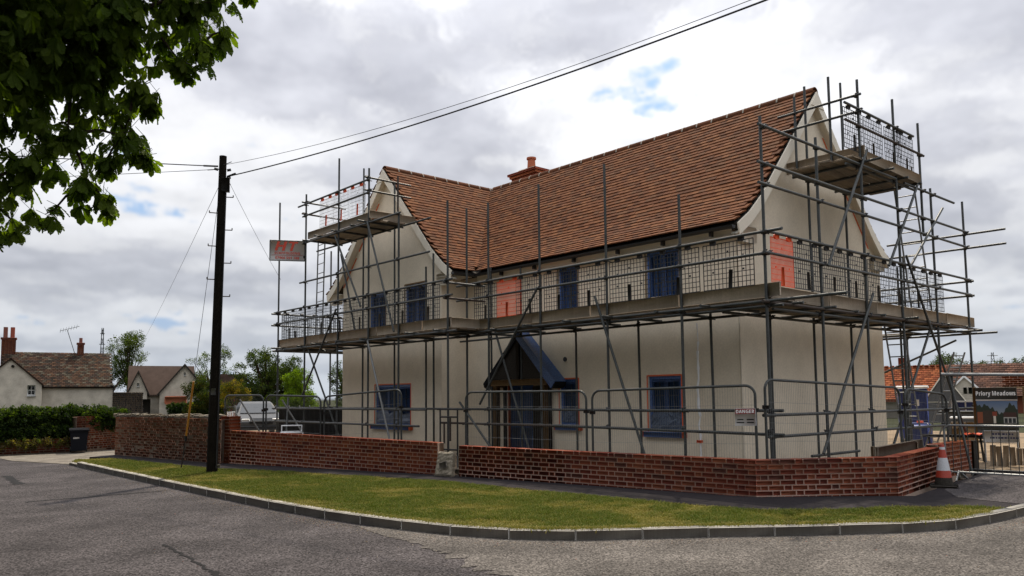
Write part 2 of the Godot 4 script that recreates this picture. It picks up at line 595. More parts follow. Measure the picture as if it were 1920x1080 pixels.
func wall_with_openings(st: SurfaceTool, x0: float, x1: float, y0: float, y1: float, z0: float, z1: float, holes: Array) -> void:
	var xs := [x0, x1]
	var ys := [y0, y1]
	for h in holes:
		xs.append_array([h[0], h[1]])
		ys.append_array([h[2], h[3]])
	xs.sort()
	ys.sort()
	for i in xs.size() - 1:
		for j in ys.size() - 1:
			var c := Vector2((xs[i] + xs[i + 1]) / 2.0, (ys[j] + ys[j + 1]) / 2.0)
			if xs[i + 1] - xs[i] < 0.001 or ys[j + 1] - ys[j] < 0.001:
				continue
			var open := false
			for h in holes:
				open = open or (c.x > h[0] and c.x < h[1] and c.y > h[2] and c.y < h[3])
			if not open:
				add_box(st, Vector3(c.x, c.y, (z0 + z1) / 2.0), Vector3(xs[i + 1] - xs[i], ys[j + 1] - ys[j], absf(z1 - z0)))


func gable_outline(half: float, low: float, drop: float) -> Array:
	var pts := [Vector2(-half, low), Vector2(half, low)]
	var right := []
	var left := []
	for p in PROFILE:
		if p.x < half:
			right.push_front(Vector2(p.x, p.y - drop))
			if p.x > 0.0:
				left.append(Vector2(-p.x, p.y - drop))
	var e: Vector2 = PROFILE[PROFILE.size() - 1]
	return pts + [Vector2(half, e.y - drop + 0.02 + (e.x - half) * 0.65)] + right + left + [Vector2(-half, e.y - drop + 0.02 + (e.x - half) * 0.65)]


func house() -> void:
	var h := thing("cream_house", "new cream rendered house with steep brown tiled roof and blue filmed windows inside the scaffolding", "house")
	# walls; holes as [x0, x1, y0, y1]
	var main_holes := [[-10.56, -9.72, 0.78, 1.90], [-13.15, -12.55, 0.86, 1.90], [-15.0, -14.02, 0.0, 1.90], [-13.15, -12.53, 3.45, 4.5], [-10.54, -9.7, 3.45, 4.5]]
	var st := begin()
	wall_with_openings(st, -16.65, END_X - 0.281, -0.1, 4.72, FRONT_Z - 0.28, FRONT_Z, main_holes)
	part(h, "wall", finish(st), M["render"])
	var wing_holes := [[-19.85, -18.05, 0.76, 1.88], [-20.16, -19.3, 3.45, 4.54], [-18.32, -17.3, 3.45, 4.6]]
	st = begin()
	wall_with_openings(st, -21.7, -16.64, -0.1, 4.72, WING_Z - 0.28, WING_Z, wing_holes)
	part(h, "wall", finish(st), M["render"])
	st = begin()
	add_prism(st, PackedVector2Array(gable_outline(2.53, 4.72, 0.16)), WING_Z - 0.28, WING_Z, Transform3D(Basis(), Vector3(RIDGE_X, 0, 0)))
	part(h, "gable_wall", finish(st), M["render"])
	st = begin()
	add_box(st, Vector3(-16.78, 2.31, -12.84), Vector3(0.28, 4.82, 0.518))
	add_box(st, Vector3(-21.56, 2.31, -15.8), Vector3(0.28, 4.82, 6.44))
	add_box(st, Vector3(-15.06, 2.31, -19.02), Vector3(13.1, 4.82, 0.28))
	part(h, "wall", finish(st), M["render"])
	# right gable end: smooth render with a corner slightly proud of the front
	var turn := Basis(Vector3.UP, PI / 2)
	st = begin()
	add_prism(st, PackedVector2Array(gable_outline(3.03, -0.1, 0.16)), -0.28, 0.003, Transform3D(turn, Vector3(END_X, 0, RIDGE_Z)))
	part(h, "gable_wall", finish(st), M["render"])
	# roof decks below the tiles
	roof_decks(h)
	tiles(h)
	# verges: barge board, soffit and a strip of tape left on the render
	verge(h, Transform3D(Basis(), Vector3(RIDGE_X, 0, WING_Z)), 0.2)
	verge(h, Transform3D(turn, Vector3(END_X, 0, RIDGE_Z)), 0.17)
	# gutters and eaves boards
	for g in [[Vector3(-15.96, 4.66, -12.82), Vector3(-8.22, 4.66, -12.82), Vector3(0, 0, 1)], [Vector3(-15.9, 4.66, -12.1), Vector3(-15.9, 4.66, -12.8), Vector3(1, 0, 0)]]:
		gutter(h, g[0], g[1], g[2])
	block(h, "eaves_board", Vector3(7.6, 0.2, 0.03), Vector3(-12.15, 4.6, -12.95), M["trim"])
	block(h, "eaves_soffit", Vector3(7.62, 0.02, 0.18), Vector3(-12.15, 4.5, -13.01), M["trim"])
	block(h, "eaves_soffit", Vector3(0.62, 0.02, 0.7), Vector3(-16.3, 4.6, -12.45), M["trim"])
	for x in [-14.9, -13.7, -12.4, -11.1, -9.9, -8.75]:
		block(h, "gutter_bracket", Vector3(0.05, 0.1, 0.1), Vector3(x, 4.57, -12.86), M["gutter"])
	for r in main_holes:
		if r[2] > 0.5:
			window(h, r, FRONT_Z, r[3] > 4.0)
	for r in wing_holes:
		window(h, r, WING_Z, r[3] > 4.0)
	porch(h)
	block(h, "corner_bead", Vector3(0.02, 4.5, 0.02), Vector3(END_X + 0.004, 2.2, FRONT_Z + 0.004), M["trim"])
	rod(h, "vent", Vector3(-12.95, 2.36, FRONT_Z - 0.05), Vector3(-12.95, 2.36, FRONT_Z + 0.02), 0.055, M["gutter"])
	# chimney
	var c := group_part(h, "chimney")
	brick_block(c, Vector3(-18.45, 7.9, -17.25), Vector3(1.05, 1.6, 0.62), 10)
	for k in 3:
		block(c, "oversail_course", Vector3(1.05 + 0.1 * (k + 1), 0.075, 0.62 + 0.1 * (k + 1)), Vector3(-18.45, 8.5 + 0.08 * k, -17.25), M["brick%d" % [0, 6, 1][k]], Basis(), 0.008)
	block(c, "flaunching", Vector3(0.8, 0.09, 0.5), Vector3(-18.45, 8.77, -17.25), M["lime_mortar"], Basis(), 0.03)
	var pot := begin()
	for s in [[0.14, 0.12, 0.0, 0.36], [0.155, 0.155, 0.36, 0.42]]:
		add_rod(pot, Vector3(0, s[2], 0), Vector3(0, s[3], 0), s[0], s[1], 16)
	part(c, "chimney_pot", finish(pot), M["brick2"], Transform3D(Basis(), Vector3(-18.45, 8.78, -17.25)))


func brick_block(parent: Node3D, base: Vector3, size: Vector3, courses: int) -> void:
	block(parent, "mortar_core", size - Vector3(0.02, 0, 0.02), base + Vector3(0, 0.0, 0), M["mortar"])
	var st := []
	var cols := []
	var y := base.y - size.y / 2.0
	for j in courses * 2:
		for side in 4:
			var l := size.x if side % 2 == 0 else size.z
			var n := int(l / 0.215)
			for k in n:
				var u := (k + 0.5) / n * l - l / 2.0
				var bs := Basis(Vector3.UP, side * PI / 2)
				st.append(Transform3D(bs.scaled_local(Vector3(l / n - 0.01, 0.065, 0.06)), base + Vector3(0, 0, 0) + bs * Vector3(u, 0, (size.z if side % 2 == 0 else size.x) / 2.0 - 0.025) + Vector3(0, y - base.y + 0.04 + j * 0.08, 0)))
				cols.append([Color(0.30, 0.09, 0.05), Color(0.24, 0.07, 0.045), Color(0.34, 0.11, 0.055)][rng.randi() % 3])
	scatter(parent, "brick", bevel_box(Vector3.ONE, 0.02), M["brick_tint"], st, cols)


func roof_decks(h: Node3D) -> void:
	var st := begin()
	var pts := []
	for s in [-1.0, 1.0]:
		var side := []
		for p in PROFILE:
			side.append(Vector2(p.x * s, p.y - 0.035))
		if s < 0:
			side.reverse()
		pts.append_array(side if s < 0 else side.slice(1))
	var under := []
	for p in pts:
		under.push_front(Vector2(p.x * 0.99, p.y - 0.10))
	add_prism(st, PackedVector2Array(pts + under), 0.0, -10.9, Transform3D(Basis(Vector3.UP, PI / 2), Vector3(-8.24, 0, RIDGE_Z)))
	part(h, "roof_deck", finish(st), M["dark_timber"])
	st = begin()
	add_prism(st, PackedVector2Array(pts + under), 0.0, -6.9, Transform3D(Basis(), Vector3(RIDGE_X, 0, -12.16)))
	part(h, "roof_deck", finish(st), M["dark_timber"])


func tile_shape() -> ArrayMesh:
	var st := begin()
	var n := 3
	var l := 0.235
	for k in n:      # a plain tile with a slight camber from head to tail
		var z0 := l * k / n
		var z1 := l * (k + 1) / n
		var b0 := 0.006 * sin(PI * k / n)
		var b1 := 0.006 * sin(PI * (k + 1) / n)
		quad(st, Vector3(-0.087, b0 + 0.026, z0), Vector3(0.087, b0 + 0.026, z0), Vector3(0.087, b1 + 0.026, z1), Vector3(-0.087, b1 + 0.026, z1))
		for x in [-0.087, 0.087]:
			quad(st, Vector3(x, b0, z0), Vector3(x, b0 + 0.026, z0), Vector3(x, b1 + 0.026, z1), Vector3(x, b1, z1))
	quad(st, Vector3(-0.087, 0, l), Vector3(0.087, 0, l), Vector3(0.087, 0.026, l), Vector3(-0.087, 0.026, l))
	return finish(st)


func tiles(h: Node3D) -> void:
	var shape := tile_shape()
	var places := []
	var total := 0.0
	for i in PROFILE.size() - 1:
		total += PROFILE[i].distance_to(PROFILE[i + 1])
	var rows := 36
	# 0: front slope of the main range, 1: right slope of the wing, 2: rear slope of the main range, 3: left slope of the wing
	for slope in 4:
		for r in rows:
			var arc := total - 0.235 + 0.05 - r * 0.131
			if arc < -0.06:
				continue
			var low := roof_at(arc + 0.235)
			var d: Vector2 = roof_at(arc + 0.2)[2]
			var length := 10.95 if slope in [0, 2] else 6.0
			var n := int(length / 0.178)
			for k in n + 1:
				var u := (k + (0.5 if r % 2 else 0.0)) * 0.178
				if u > length - 0.05:
					continue
				var lift := 0.046 + rng.randf_range(-0.003, 0.004)
				var pos: Vector3
				var down: Vector3
				var out: Vector3
				if slope in [0, 2]:
					var s := 1.0 if slope == 0 else -1.0
					pos = Vector3(-8.31 - u, low[1], RIDGE_Z + low[0] * s)
					down = Vector3(0, d.y, d.x * s)
					out = Vector3(0, d.x, -d.y * s)
					if (slope == 0 and pos.x < RIDGE_X + low[0] - 0.02) or (slope == 2 and pos.x < RIDGE_X + low[0]):
						continue
				else:
					var s := 1.0 if slope == 1 else -1.0
					pos = Vector3(RIDGE_X + low[0] * s, low[1], -12.2 - u)
					down = Vector3(d.x * s, d.y, 0)
					out = Vector3(-d.y * s, d.x, 0)
					if slope == 1 and pos.z < RIDGE_Z + low[0] - 0.02:
						continue
				var bs := Basis(out.cross(down), out, down).orthonormalized()
				bs = bs * Basis(Vector3.RIGHT, -0.185 + rng.randf_range(-0.012, 0.012)) * Basis(Vector3.UP, rng.randf_range(-0.012, 0.012))
				var org := pos + out * lift - bs * Vector3(0, 0, 0.235)
				places.append([Transform3D(bs, org), pos.distance_to(Vector3(0, 1.5, 0)) + (50.0 if slope > 1 else 0.0)])
	places.sort_custom(func(a, b): return a[1] < b[1])
	var rest := []
	var cols := []
	var tone := [Color(0.26, 0.098, 0.042), Color(0.21, 0.078, 0.036), Color(0.30, 0.12, 0.05), Color(0.16, 0.062, 0.03), Color(0.24, 0.088, 0.036), Color(0.21, 0.092, 0.045)]
	for i in places.size():
		var k := rng.randi() % 6
		if i < 300:
			part(h, "roof_tile", shape, M["tile%d" % k], places[i][0])
		else:
			rest.append(places[i][0])
			cols.append(tone[k])
	scatter(h, "roof_tile", shape, M["tile_tint"], rest, cols)
	# ridge tiles with bedding mortar at the joints
	var half := begin()
	for i in 8:
		var a := PI * i / 8.0
		var b := PI * (i + 1) / 8.0
		for r in [0.125, 0.108]:
			quad(half, Vector3(cos(a) * r, sin(a) * r, -0.21), Vector3(cos(b) * r, sin(b) * r, -0.21), Vector3(cos(b) * r, sin(b) * r, 0.21), Vector3(cos(a) * r, sin(a) * r, 0.21))
		for z in [-0.21, 0.21]:
			quad(half, Vector3(cos(a) * 0.108, sin(a) * 0.108, z), Vector3(cos(a) * 0.125, sin(a) * 0.125, z), Vector3(cos(b) * 0.125, sin(b) * 0.125, z), Vector3(cos(b) * 0.108, sin(b) * 0.108, z))
	var rt := finish(half)
	var joint := begin()
	for i in 8:
		var a := PI * i / 8.0
		var b := PI * (i + 1) / 8.0
		quad(joint, Vector3(cos(a) * 0.131, sin(a) * 0.131, -0.018), Vector3(cos(b) * 0.131, sin(b) * 0.131, -0.018), Vector3(cos(b) * 0.131, sin(b) * 0.131, 0.018), Vector3(cos(a) * 0.131, sin(a) * 0.131, 0.018))
		for z in [-0.018, 0.018]:
			quad(joint, Vector3(cos(a) * 0.1, sin(a) * 0.1, z), Vector3(cos(a) * 0.131, sin(a) * 0.131, z), Vector3(cos(b) * 0.131, sin(b) * 0.131, z), Vector3(cos(b) * 0.1, sin(b) * 0.1, z))
	var jm := finish(joint)
	for i in 25:
		var x := -8.42 - i * 0.43
		if x > RIDGE_X + 0.1:
			part(h, "ridge_tile", rt, M["tile%d" % (3 if i % 3 else 1)], Transform3D(Basis(Vector3.UP, PI / 2 + rng.randf_range(-0.01, 0.01)), Vector3(x, 8.02, RIDGE_Z)))
			part(h, "ridge_joint", jm, M["lime_mortar"], Transform3D(Basis(Vector3.UP, PI / 2), Vector3(x - 0.215, 8.02, RIDGE_Z)))
	for i in 10:
		var z := -12.36 - i * 0.43
		if z > RIDGE_Z - 0.2:
			part(h, "ridge_tile", rt, M["tile%d" % (3 if i % 3 else 1)], Transform3D(Basis(Vector3.UP, rng.randf_range(-0.01, 0.01)), Vector3(RIDGE_X, 8.02, z)))
			part(h, "ridge_joint", jm, M["lime_mortar"], Transform3D(Basis(), Vector3(RIDGE_X, 8.02, z - 0.215)))
	# bedding line below the ridge
	for s in [[Vector3(-13.7, 7.95, RIDGE_Z + 0.12), Vector3(10.6, 0.05, 0.05)], [Vector3(RIDGE_X + 0.12, 7.95, -14.1), Vector3(0.05, 0.05, 3.7)]]:
		block(h, "ridge_bedding", s[1], s[0], M["tile2"])


# barge boards on both sides of a gable: outline in the plane of the gable, proud of it by out
func verge(h: Node3D, t: Transform3D, out: float) -> void:
	for s in [-1.0, 1.0]:
		var top := []
		var low := []
		var inner := []
		for p in PROFILE:
			top.append(Vector2(p.x * s, p.y - 0.03))
			low.push_front(Vector2(p.x * s * 0.985, p.y - (0.33 if p.x < 0.1 else 0.25)))
			inner.push_front(Vector2(maxf(p.x - 0.16, 0.0) * s, p.y - 0.36))
		part(h, "barge_board", prism(top + low, out - 0.03, out, t), M["trim"])
		part(h, "verge_soffit", soffit_mesh(s, out, t), M["trim"])
		var a := Vector2(0.5 * s, 7.15)
		var b := Vector2(1.6 * s, 5.9)
		var n := Vector2(0.035, 0)
		part(h, "masking_tape", prism([a - n, a + n, b + n, b - n], 0.0, 0.006, t), M["tape_orange"])
		a = Vector2(1.75 * s, 5.72)
		b = Vector2(2.5 * s, 4.9)
		part(h, "masking_tape", prism([a - n, a + n, b + n, b - n], 0.0, 0.006, t), M["tape_orange"])
		block(h, "verge_foot", Vector3(0.5, 0.32, out - 0.035), t * Vector3(2.78 * s, 4.55, (out - 0.03) / 2.0), M["trim"], t.basis, 0.02)
	part(h, "verge_peak", prism([Vector2(0, 8.03), Vector2(0.28, 7.68), Vector2(-0.28, 7.68)], out, out + 0.015, t), M["trim"])


func soffit_mesh(s: float, out: float, t: Transform3D) -> ArrayMesh:
	var st := begin()
	for i in PROFILE.size() - 1:
		var a: Vector2 = PROFILE[i] + Vector2(0, -0.24)
		var b: Vector2 = PROFILE[i + 1] + Vector2(0, -0.24)
		for dy in [0.0, 0.02]:
			quad(st, t * Vector3(a.x * s, a.y + dy, 0.002), t * Vector3(b.x * s, b.y + dy, 0.002), t * Vector3(b.x * s, b.y + dy, out - 0.032), t * Vector3(a.x * s, a.y + dy, out - 0.032))
	return finish(st)


func gutter(h: Node3D, a: Vector3, b: Vector3, out: Vector3) -> void:
	var st := begin()
	for i in 8:
		var p := PI * i / 8.0
		var q := PI * (i + 1) / 8.0
		for r in [0.062, 0.054]:
			var u: Vector3 = out * cos(p) * r + Vector3.DOWN * sin(p) * r
			var v: Vector3 = out * cos(q) * r + Vector3.DOWN * sin(q) * r
			quad(st, a + u, b + u, b + v, a + v)
		for e in [a, b]:
			tri(st, e, e + out * cos(p) * 0.062 + Vector3.DOWN * sin(p) * 0.062, e + out * cos(q) * 0.062 + Vector3.DOWN * sin(q) * 0.062)
	part(h, "gutter", finish(st), M["gutter"])


func window(h: Node3D, r: Array, z: float, upper: bool) -> void:
	var w: float = r[1] - r[0]
	var y0: float = r[2]
	var hh: float = r[3] - r[2]
	var o := group_part(h, "window", Transform3D(Basis(), Vector3((r[0] + r[1]) / 2.0, y0 + hh / 2.0, z - 0.09)))
	var fr := begin()
	for s in [-1.0, 1.0]:
		add_box(fr, Vector3(s * (w / 2.0 - 0.03), 0, 0), Vector3(0.06, hh, 0.08))
		add_box(fr, Vector3(0, s * (hh / 2.0 - 0.03), 0), Vector3(w - 0.12, 0.06, 0.078))
	part(o, "frame", finish(fr), M["film"])
	var lights := 2 if w < 1.3 and w > 0.7 else (1 if w < 0.7 else 3)
	var lw := (w - 0.12) / lights
	for k in lights:
		var x := -w / 2.0 + 0.06 + lw * (k + 0.5)
		block(o, "pane", Vector3(lw - 0.05, hh - 0.16, 0.012), Vector3(x, 0, -0.012), M["film_dark"] if not upper else M["film"])
		for s in [-1.0, 1.0]:
			block(o, "casement_rail", Vector3(lw - 0.006, 0.05, 0.05), Vector3(x, s * (hh / 2.0 - 0.087), 0.008), M["film"])
			block(o, "casement_stile", Vector3(0.045, hh - 0.22, 0.049), Vector3(x + s * (lw / 2.0 - 0.026), 0, 0.008), M["film"])
		for j in [-1.0, 1.0]:
			block(o, "glazing_bar", Vector3(lw - 0.1, 0.02, 0.03), Vector3(x, j * hh * 0.15, 0.002), M["clear_film"])
		block(o, "glazing_bar", Vector3(0.02, hh - 0.22, 0.028), Vector3(x, 0, 0.002), M["clear_film"])
	# a wrinkled sheet of film hanging over the lower lights
	if not upper:
		var st := begin()
		var n := 10
		var q := []
		for i in n + 1:
			for j in 6:
				q.append(Vector3(-w / 2.0 + 0.05 + (w - 0.1) * i / n, -hh / 2.0 + 0.06 + hh * 0.07 * j * (0.6 + 0.5 * rng.randf()), 0.05 + rng.randf() * 0.03))
		for i in n:
			for j in 5:
				quad(st, q[i * 6 + j], q[(i + 1) * 6 + j], q[(i + 1) * 6 + j + 1], q[i * 6 + j + 1])
		part(o, "loose_film", finish(st), M["clear_film"])
	# tape round the opening
	var tp := begin()
	for s in [-1.0, 1.0]:
		add_box(tp, Vector3(s * (w / 2.0 + 0.014), 0, 0.094), Vector3(0.028, hh + 0.05, 0.006))
	add_box(tp, Vector3(0, hh / 2.0 + 0.016, 0.094), Vector3(w - 0.002, 0.03, 0.006))
	part(o, "masking_tape", finish(tp), M["tape_orange"] if not upper else M["timber"])
	if not upper:
		block(o, "sill", Vector3(w + 0.16, 0.11, 0.2), Vector3(0, -hh / 2.0 - 0.06, 0.1), M["film"], Basis(), 0.012)
		for s in [-1.0, 1.0]:
			block(o, "sill_tape", Vector3(0.06, 0.115, 0.204), Vector3(s * (w / 2.0 + 0.08), -hh / 2.0 - 0.06, 0.1), M["tape_orange"], Basis(), 0.012)


func porch(h: Node3D) -> void:
	var p := group_part(h, "porch", Transform3D(Basis(), Vector3(-14.2, 0, -12.75)))
	# pitched roof in black felt; the right slope keeps its blue film
	for s in [-1.0, 1.0]:
		var a := Vector2(0.0, 3.02)
		var b := Vector2(1.24 * s, 1.80)
		var n := Vector2(0.07 * s, 0.07)
		part(p, "roof_slope", prism([a + Vector2(0, 0.06), b + n * 0.6, b - Vector2(0, 0.06), a - Vector2(0, 0.1)], -0.34, 0.02), M["felt"])
		if s > 0:
			var q := Vector2(-0.11, -0.11)
			part(p, "film_cover", prism([a + Vector2(0.0, 0.075), b + n * 0.75, b + Vector2(-0.1, -0.1), a + Vector2(-0.02, -0.13)], -0.34, 0.03), M["film_dark"])
		block(p, "rafter_foot", Vector3(0.16, 0.09, 0.33), Vector3(s * 1.16, 1.78, -0.165), M["dark_timber"], Basis(Vector3.BACK, -s * 0.77))
	part(p, "gable_board", prism([Vector2(-1.0, 1.93), Vector2(1.0, 1.93), Vector2(0, 2.93)], -0.07, -0.03), M["dark_timber"])
	block(p, "king_post", Vector3(0.1, 0.95, 0.05), Vector3(0, 2.4, -0.005), M["dark_timber"])
	block(p, "tie_beam", Vector3(2.0, 0.14, 0.13), Vector3(0, 1.85, -0.05), M["timber"])
	for x in [-0.85, 0.85]:
		block(p, "post", Vector3(0.13, 1.78, 0.13), Vector3(x, 0.89, -0.05), M["timber"])
		block(p, "side_panel", Vector3(0.62 if x > 0 else 0.1, 1.74, 0.04), Vector3(0.5 if x > 0 else -0.83, 0.89, -0.31), M["dark_timber"])
		block(p, "plate", Vector3(0.12, 0.12, 0.22), Vector3(x, 1.8, -0.23), M["timber"])
	var d := group_part(h, "front_door", Transform3D(Basis(), Vector3(-14.51, 0.95, FRONT_Z - 0.1)))
	for x in [-0.47, 0.47]:
		block(d, "door_jamb", Vector3(0.05, 1.9, 0.1), Vector3(x, 0, 0.02), M["tape_orange"])
	block(d, "door_leaf", Vector3(0.86, 1.88, 0.06), Vector3(0, 0, 0), M["film"])
	for y in [-0.5, 0.35]:
		for x in [-0.21, 0.21]:
			block(d, "door_panel", Vector3(0.32, 0.66 if y < 0 else 0.8, 0.03), Vector3(x, y, 0.035), M["film_dark"], Basis(), 0.01)


# ---------------------------------------------------------------- scaffolding
const TUBE := 0.0255
const DECK := 3.05
const OUT_Z := -11.55        # outer line along the main front
const WING_OUT := -10.65     # outer line along the wing gable
const OUT_X := -6.82         # outer line along the right gable


func scaffolding() -> void:
	var s := thing("scaffolding", "grey steel tube scaffolding with timber decks wrapped round the unfinished house", "scaffolding")
	var stands := []     # [x, z, top]
	for v in [[-6.85, 6.06], [-8.52, 5.08], [-10.26, 6.04], [-12.13, 6.03], [-13.84, 5.95], [-14.63, 5.97]]:
		stands.append([v[0], OUT_Z, v[1]])
	for v in [[-22.66, 7.5], [-20.95, 7.42], [-19.08, 8.04], [-17.52, 7.42], [-16.14, 6.0], [-14.17, 5.92]]:
		stands.append([v[0], WING_OUT, v[1]])
	for v in [[-13.32, 6.07], [-15.03, 7.58], [-16.65, 7.59], [-18.44, 6.01], [-20.29, 6.0]]:
		stands.append([OUT_X, v[0], v[1]])
	stands.append([OUT_X, -17.9, 7.36, 4.9])
	# inner line near the walls
	for v in [[-8.75, 3.1], [-10.5, 3.1], [-12.3, 3.1], [-14.1, 4.6], [-15.2, 4.75]]:
		stands.append([v[0], -12.78, v[1]])
	for v in [[-19.95, 8.2], [-18.3, 7.45], [-16.84, 4.9], [-16.5, 5.2], [-21.4, 6.2]]:
		stands.append([v[0], -11.95, v[1]])
	for v in [[-13.6, 3.2], [-15.27, 7.87], [-16.88, 8.37], [-19.4, 4.5]]:
		stands.append([-8.02, v[0], v[1]])
	for v in [[-9.6, 4.9], [-8.3, 4.9]]:
		stands.append([v[0], -20.4, v[1]])
	for v in [[-22.66, -12.4, 6.2], [-22.66, -13.9, 4.3]]:
		stands.append(v)
	for v in stands:
		var low: float = v[3] if v.size() > 3 else 0.0
		rod(s, "standard", Vector3(v[0], low + 0.01, v[1]), Vector3(v[0] + rng.randf_range(-0.02, 0.02), v[2], v[1]), TUBE, M["steel"])
		if low == 0.0:
			block(s, "base_plate", Vector3(0.15, 0.008, 0.15), Vector3(v[0], 0.004, v[1]), M["steel_rust"], Basis(), 0.002)
	# platform posts above the right gable
	for v in [[-8.1, 7.6], [-7.36, 7.8]]:
		rod(s, "guard_post", Vector3(v[0], 6.02, -15.0), Vector3(v[0], v[1], -15.0), TUBE, M["steel"])
	var led := []        # [name, from, to, material]
	# front of the main range
	for y in [4.13, 3.78]:
		led.append(["guard_rail", Vector3(-14.95, y, OUT_Z + 0.05), Vector3(-6.5 if y > 4 else -6.75, y, OUT_Z + 0.05)])
	led.append(["ledger", Vector3(-15.1, 2.99, OUT_Z + 0.05), Vector3(-5.5, 3.0, OUT_Z + 0.05)])
	led.append(["ledger", Vector3(-15.1, 2.93, OUT_Z - 0.07), Vector3(-6.6, 2.93, OUT_Z - 0.07)])
	led.append(["ledger", Vector3(-16.4, 2.95, -12.73), Vector3(-7.9, 2.95, -12.73)])
	led.append(["ledger", Vector3(-20.8, 1.24, OUT_Z + 0.05), Vector3(-13.1, 1.24, OUT_Z + 0.05)])
	led.append(["ledger", Vector3(-13.6, 1.245, OUT_Z + 0.1), Vector3(-8.4, 1.235, OUT_Z + 0.05)])
	led.append(["ledger", Vector3(-9.2, 1.24, OUT_Z + 0.06), Vector3(-6.6, 1.25, OUT_Z + 0.05)])
	led.append(["ledger", Vector3(-15.6, 0.91, OUT_Z + 0.05), Vector3(-11.2, 0.91, OUT_Z + 0.05)])
	led.append(["ledger", Vector3(-11.7, 0.92, OUT_Z + 0.1), Vector3(-6.6, 0.87, OUT_Z + 0.05)])
	# wing
	for y in [4.12, 3.77]:
		led.append(["guard_rail", Vector3(-22.85, y, WING_OUT + 0.05), Vector3(-13.95, y, WING_OUT + 0.05)])
		led.append(["guard_rail", Vector3(-14.2, y - 0.05, WING_OUT + 0.1), Vector3(-14.2, y - 0.05, -11.75)])
		led.append(["guard_rail", Vector3(-22.71, y - 0.05, WING_OUT + 0.2), Vector3(-22.71, y - 0.05, -14.2)])
	for z in [WING_OUT + 0.05, -11.9]:
		led.append(["ledger", Vector3(-22.9, 2.97, z), Vector3(-13.8, 2.97, z)])
	led.append(["ledger", Vector3(-21.2, 4.85, WING_OUT + 0.05), Vector3(-14.8, 4.85, WING_OUT + 0.05)])
	led.append(["ledger", Vector3(-22.85, 1.24, WING_OUT + 0.06), Vector3(-14.9, 1.24, WING_OUT + 0.06)])
	led.append(["ledger", Vector3(-22.85, 0.86, WING_OUT + 0.06), Vector3(-15.2, 0.86, WING_OUT + 0.06)])
	for x in [-22.71, -22.0]:
		led.append(["ledger", Vector3(x, 2.95, -10.5), Vector3(x, 2.95, -14.3)])
	# wing platform
	for y in [7.11, 6.77]:
		led.append(["guard_rail", Vector3(-21.35 if y > 7 else -21.05, y, WING_OUT + 0.05), Vector3(-17.4, y, WING_OUT + 0.05)])
		led.append(["guard_rail", Vector3(-17.53, y + 0.07, WING_OUT + 0.12), Vector3(-17.53, y + 0.07, -11.95)])
		led.append(["guard_rail", Vector3(-20.98, y + 0.07, WING_OUT + 0.12), Vector3(-20.98, y + 0.07, -11.95)])
	for z in [WING_OUT + 0.05, -11.5]:
		led.append(["ledger", Vector3(-21.9, 5.98, z), Vector3(-16.0, 5.98, z)])
	led.append(["guard_post", Vector3(-17.47, 6.05, -11.5), Vector3(-17.47, 7.35, -11.5)])
	# right gable
	for y in [4.13, 3.78]:
		led.append(["guard_rail", Vector3(OUT_X + 0.05, y, -11.4), Vector3(OUT_X + 0.05, y, -20.5)])
	led.append(["ledger", Vector3(OUT_X + 0.05, 2.98, -11.3), Vector3(OUT_X + 0.05, 2.98, -20.75)])
	led.append(["ledger", Vector3(OUT_X - 0.07, 2.9, -11.8), Vector3(OUT_X - 0.07, 2.9, -20.6)])
	led.append(["ledger", Vector3(-7.97, 2.95, -12.0), Vector3(-7.97, 2.95, -20.6)])
	led.append(["ledger", Vector3(OUT_X + 0.05, 5.87, -11.35), Vector3(OUT_X + 0.05, 5.87, -16.5)])
	led.append(["ledger", Vector3(OUT_X + 0.05, 5.85, -16.9), Vector3(OUT_X + 0.05, 5.85, -19.6)])
	led.append(["ledger", Vector3(OUT_X + 0.05, 5.24, -11.3), Vector3(OUT_X + 0.05, 5.26, -20.35)])
	led.append(["ledger", Vector3(OUT_X + 0.05, 4.9, -11.3), Vector3(OUT_X + 0.05, 4.9, -20.35)])
	led.append(["ledger", Vector3(OUT_X + 0.05, 1.18, -11.2), Vector3(OUT_X + 0.05, 1.15, -20.5)])
	led.append(["ledger", Vector3(OUT_X + 0.05, 0.84, -11.35), Vector3(OUT_X + 0.05, 0.81, -18.6)])
	led.append(["ledger", Vector3(OUT_X - 0.3, 0.42, -13.3), Vector3(OUT_X - 0.3, 0.42, -15.1)])
	# return rails across the back
	for y in [5.18, 4.85]:
		led.append(["ledger", Vector3(-8.6, y + 0.02, -20.25), Vector3(-5.95, y + 0.02, -20.25)])
	for y in [4.1, 3.76]:
		led.append(["guard_rail", Vector3(-11.5, y, -20.35), Vector3(-6.7, y, -20.35)])
	for z in [-20.45, -19.5]:
		led.append(["ledger", Vector3(-11.6, 2.86, z), Vector3(-6.3, 2.88, z)])
	# gable platform
	for y in [7.25, 6.92]:
		led.append(["guard_rail", Vector3(-8.45, y, -14.95), Vector3(-6.7, y, -14.95)])
	for y in [6.97, 6.64]:
		led.append(["guard_rail", Vector3(OUT_X + 0.05, y, -14.4), Vector3(OUT_X + 0.05, y, -17.5 if y > 6.9 else -18.0)])
	for x in [-7.97, OUT_X - 0.07]:
		led.append(["ledger", Vector3(x, 5.86, -14.6), Vector3(x, 5.86, -17.8)])
	for v in led:
		rod(s, v[0], v[1], v[2], TUBE, M["steel_rust"] if rng.randf() < 0.08 else M["steel"])
	couplers(s, stands, led)
	# transoms under the decks
	for x in [-14.6, -13.5, -12.35, -11.2, -10.1, -9.0, -7.9]:
		rod(s, "transom", Vector3(x, 3.02 - TUBE * 0.6, OUT_Z + rng.randf_range(0.12, 0.4)), Vector3(x + 0.05, 3.02 - TUBE * 0.6, -12.95), TUBE, M["steel"])
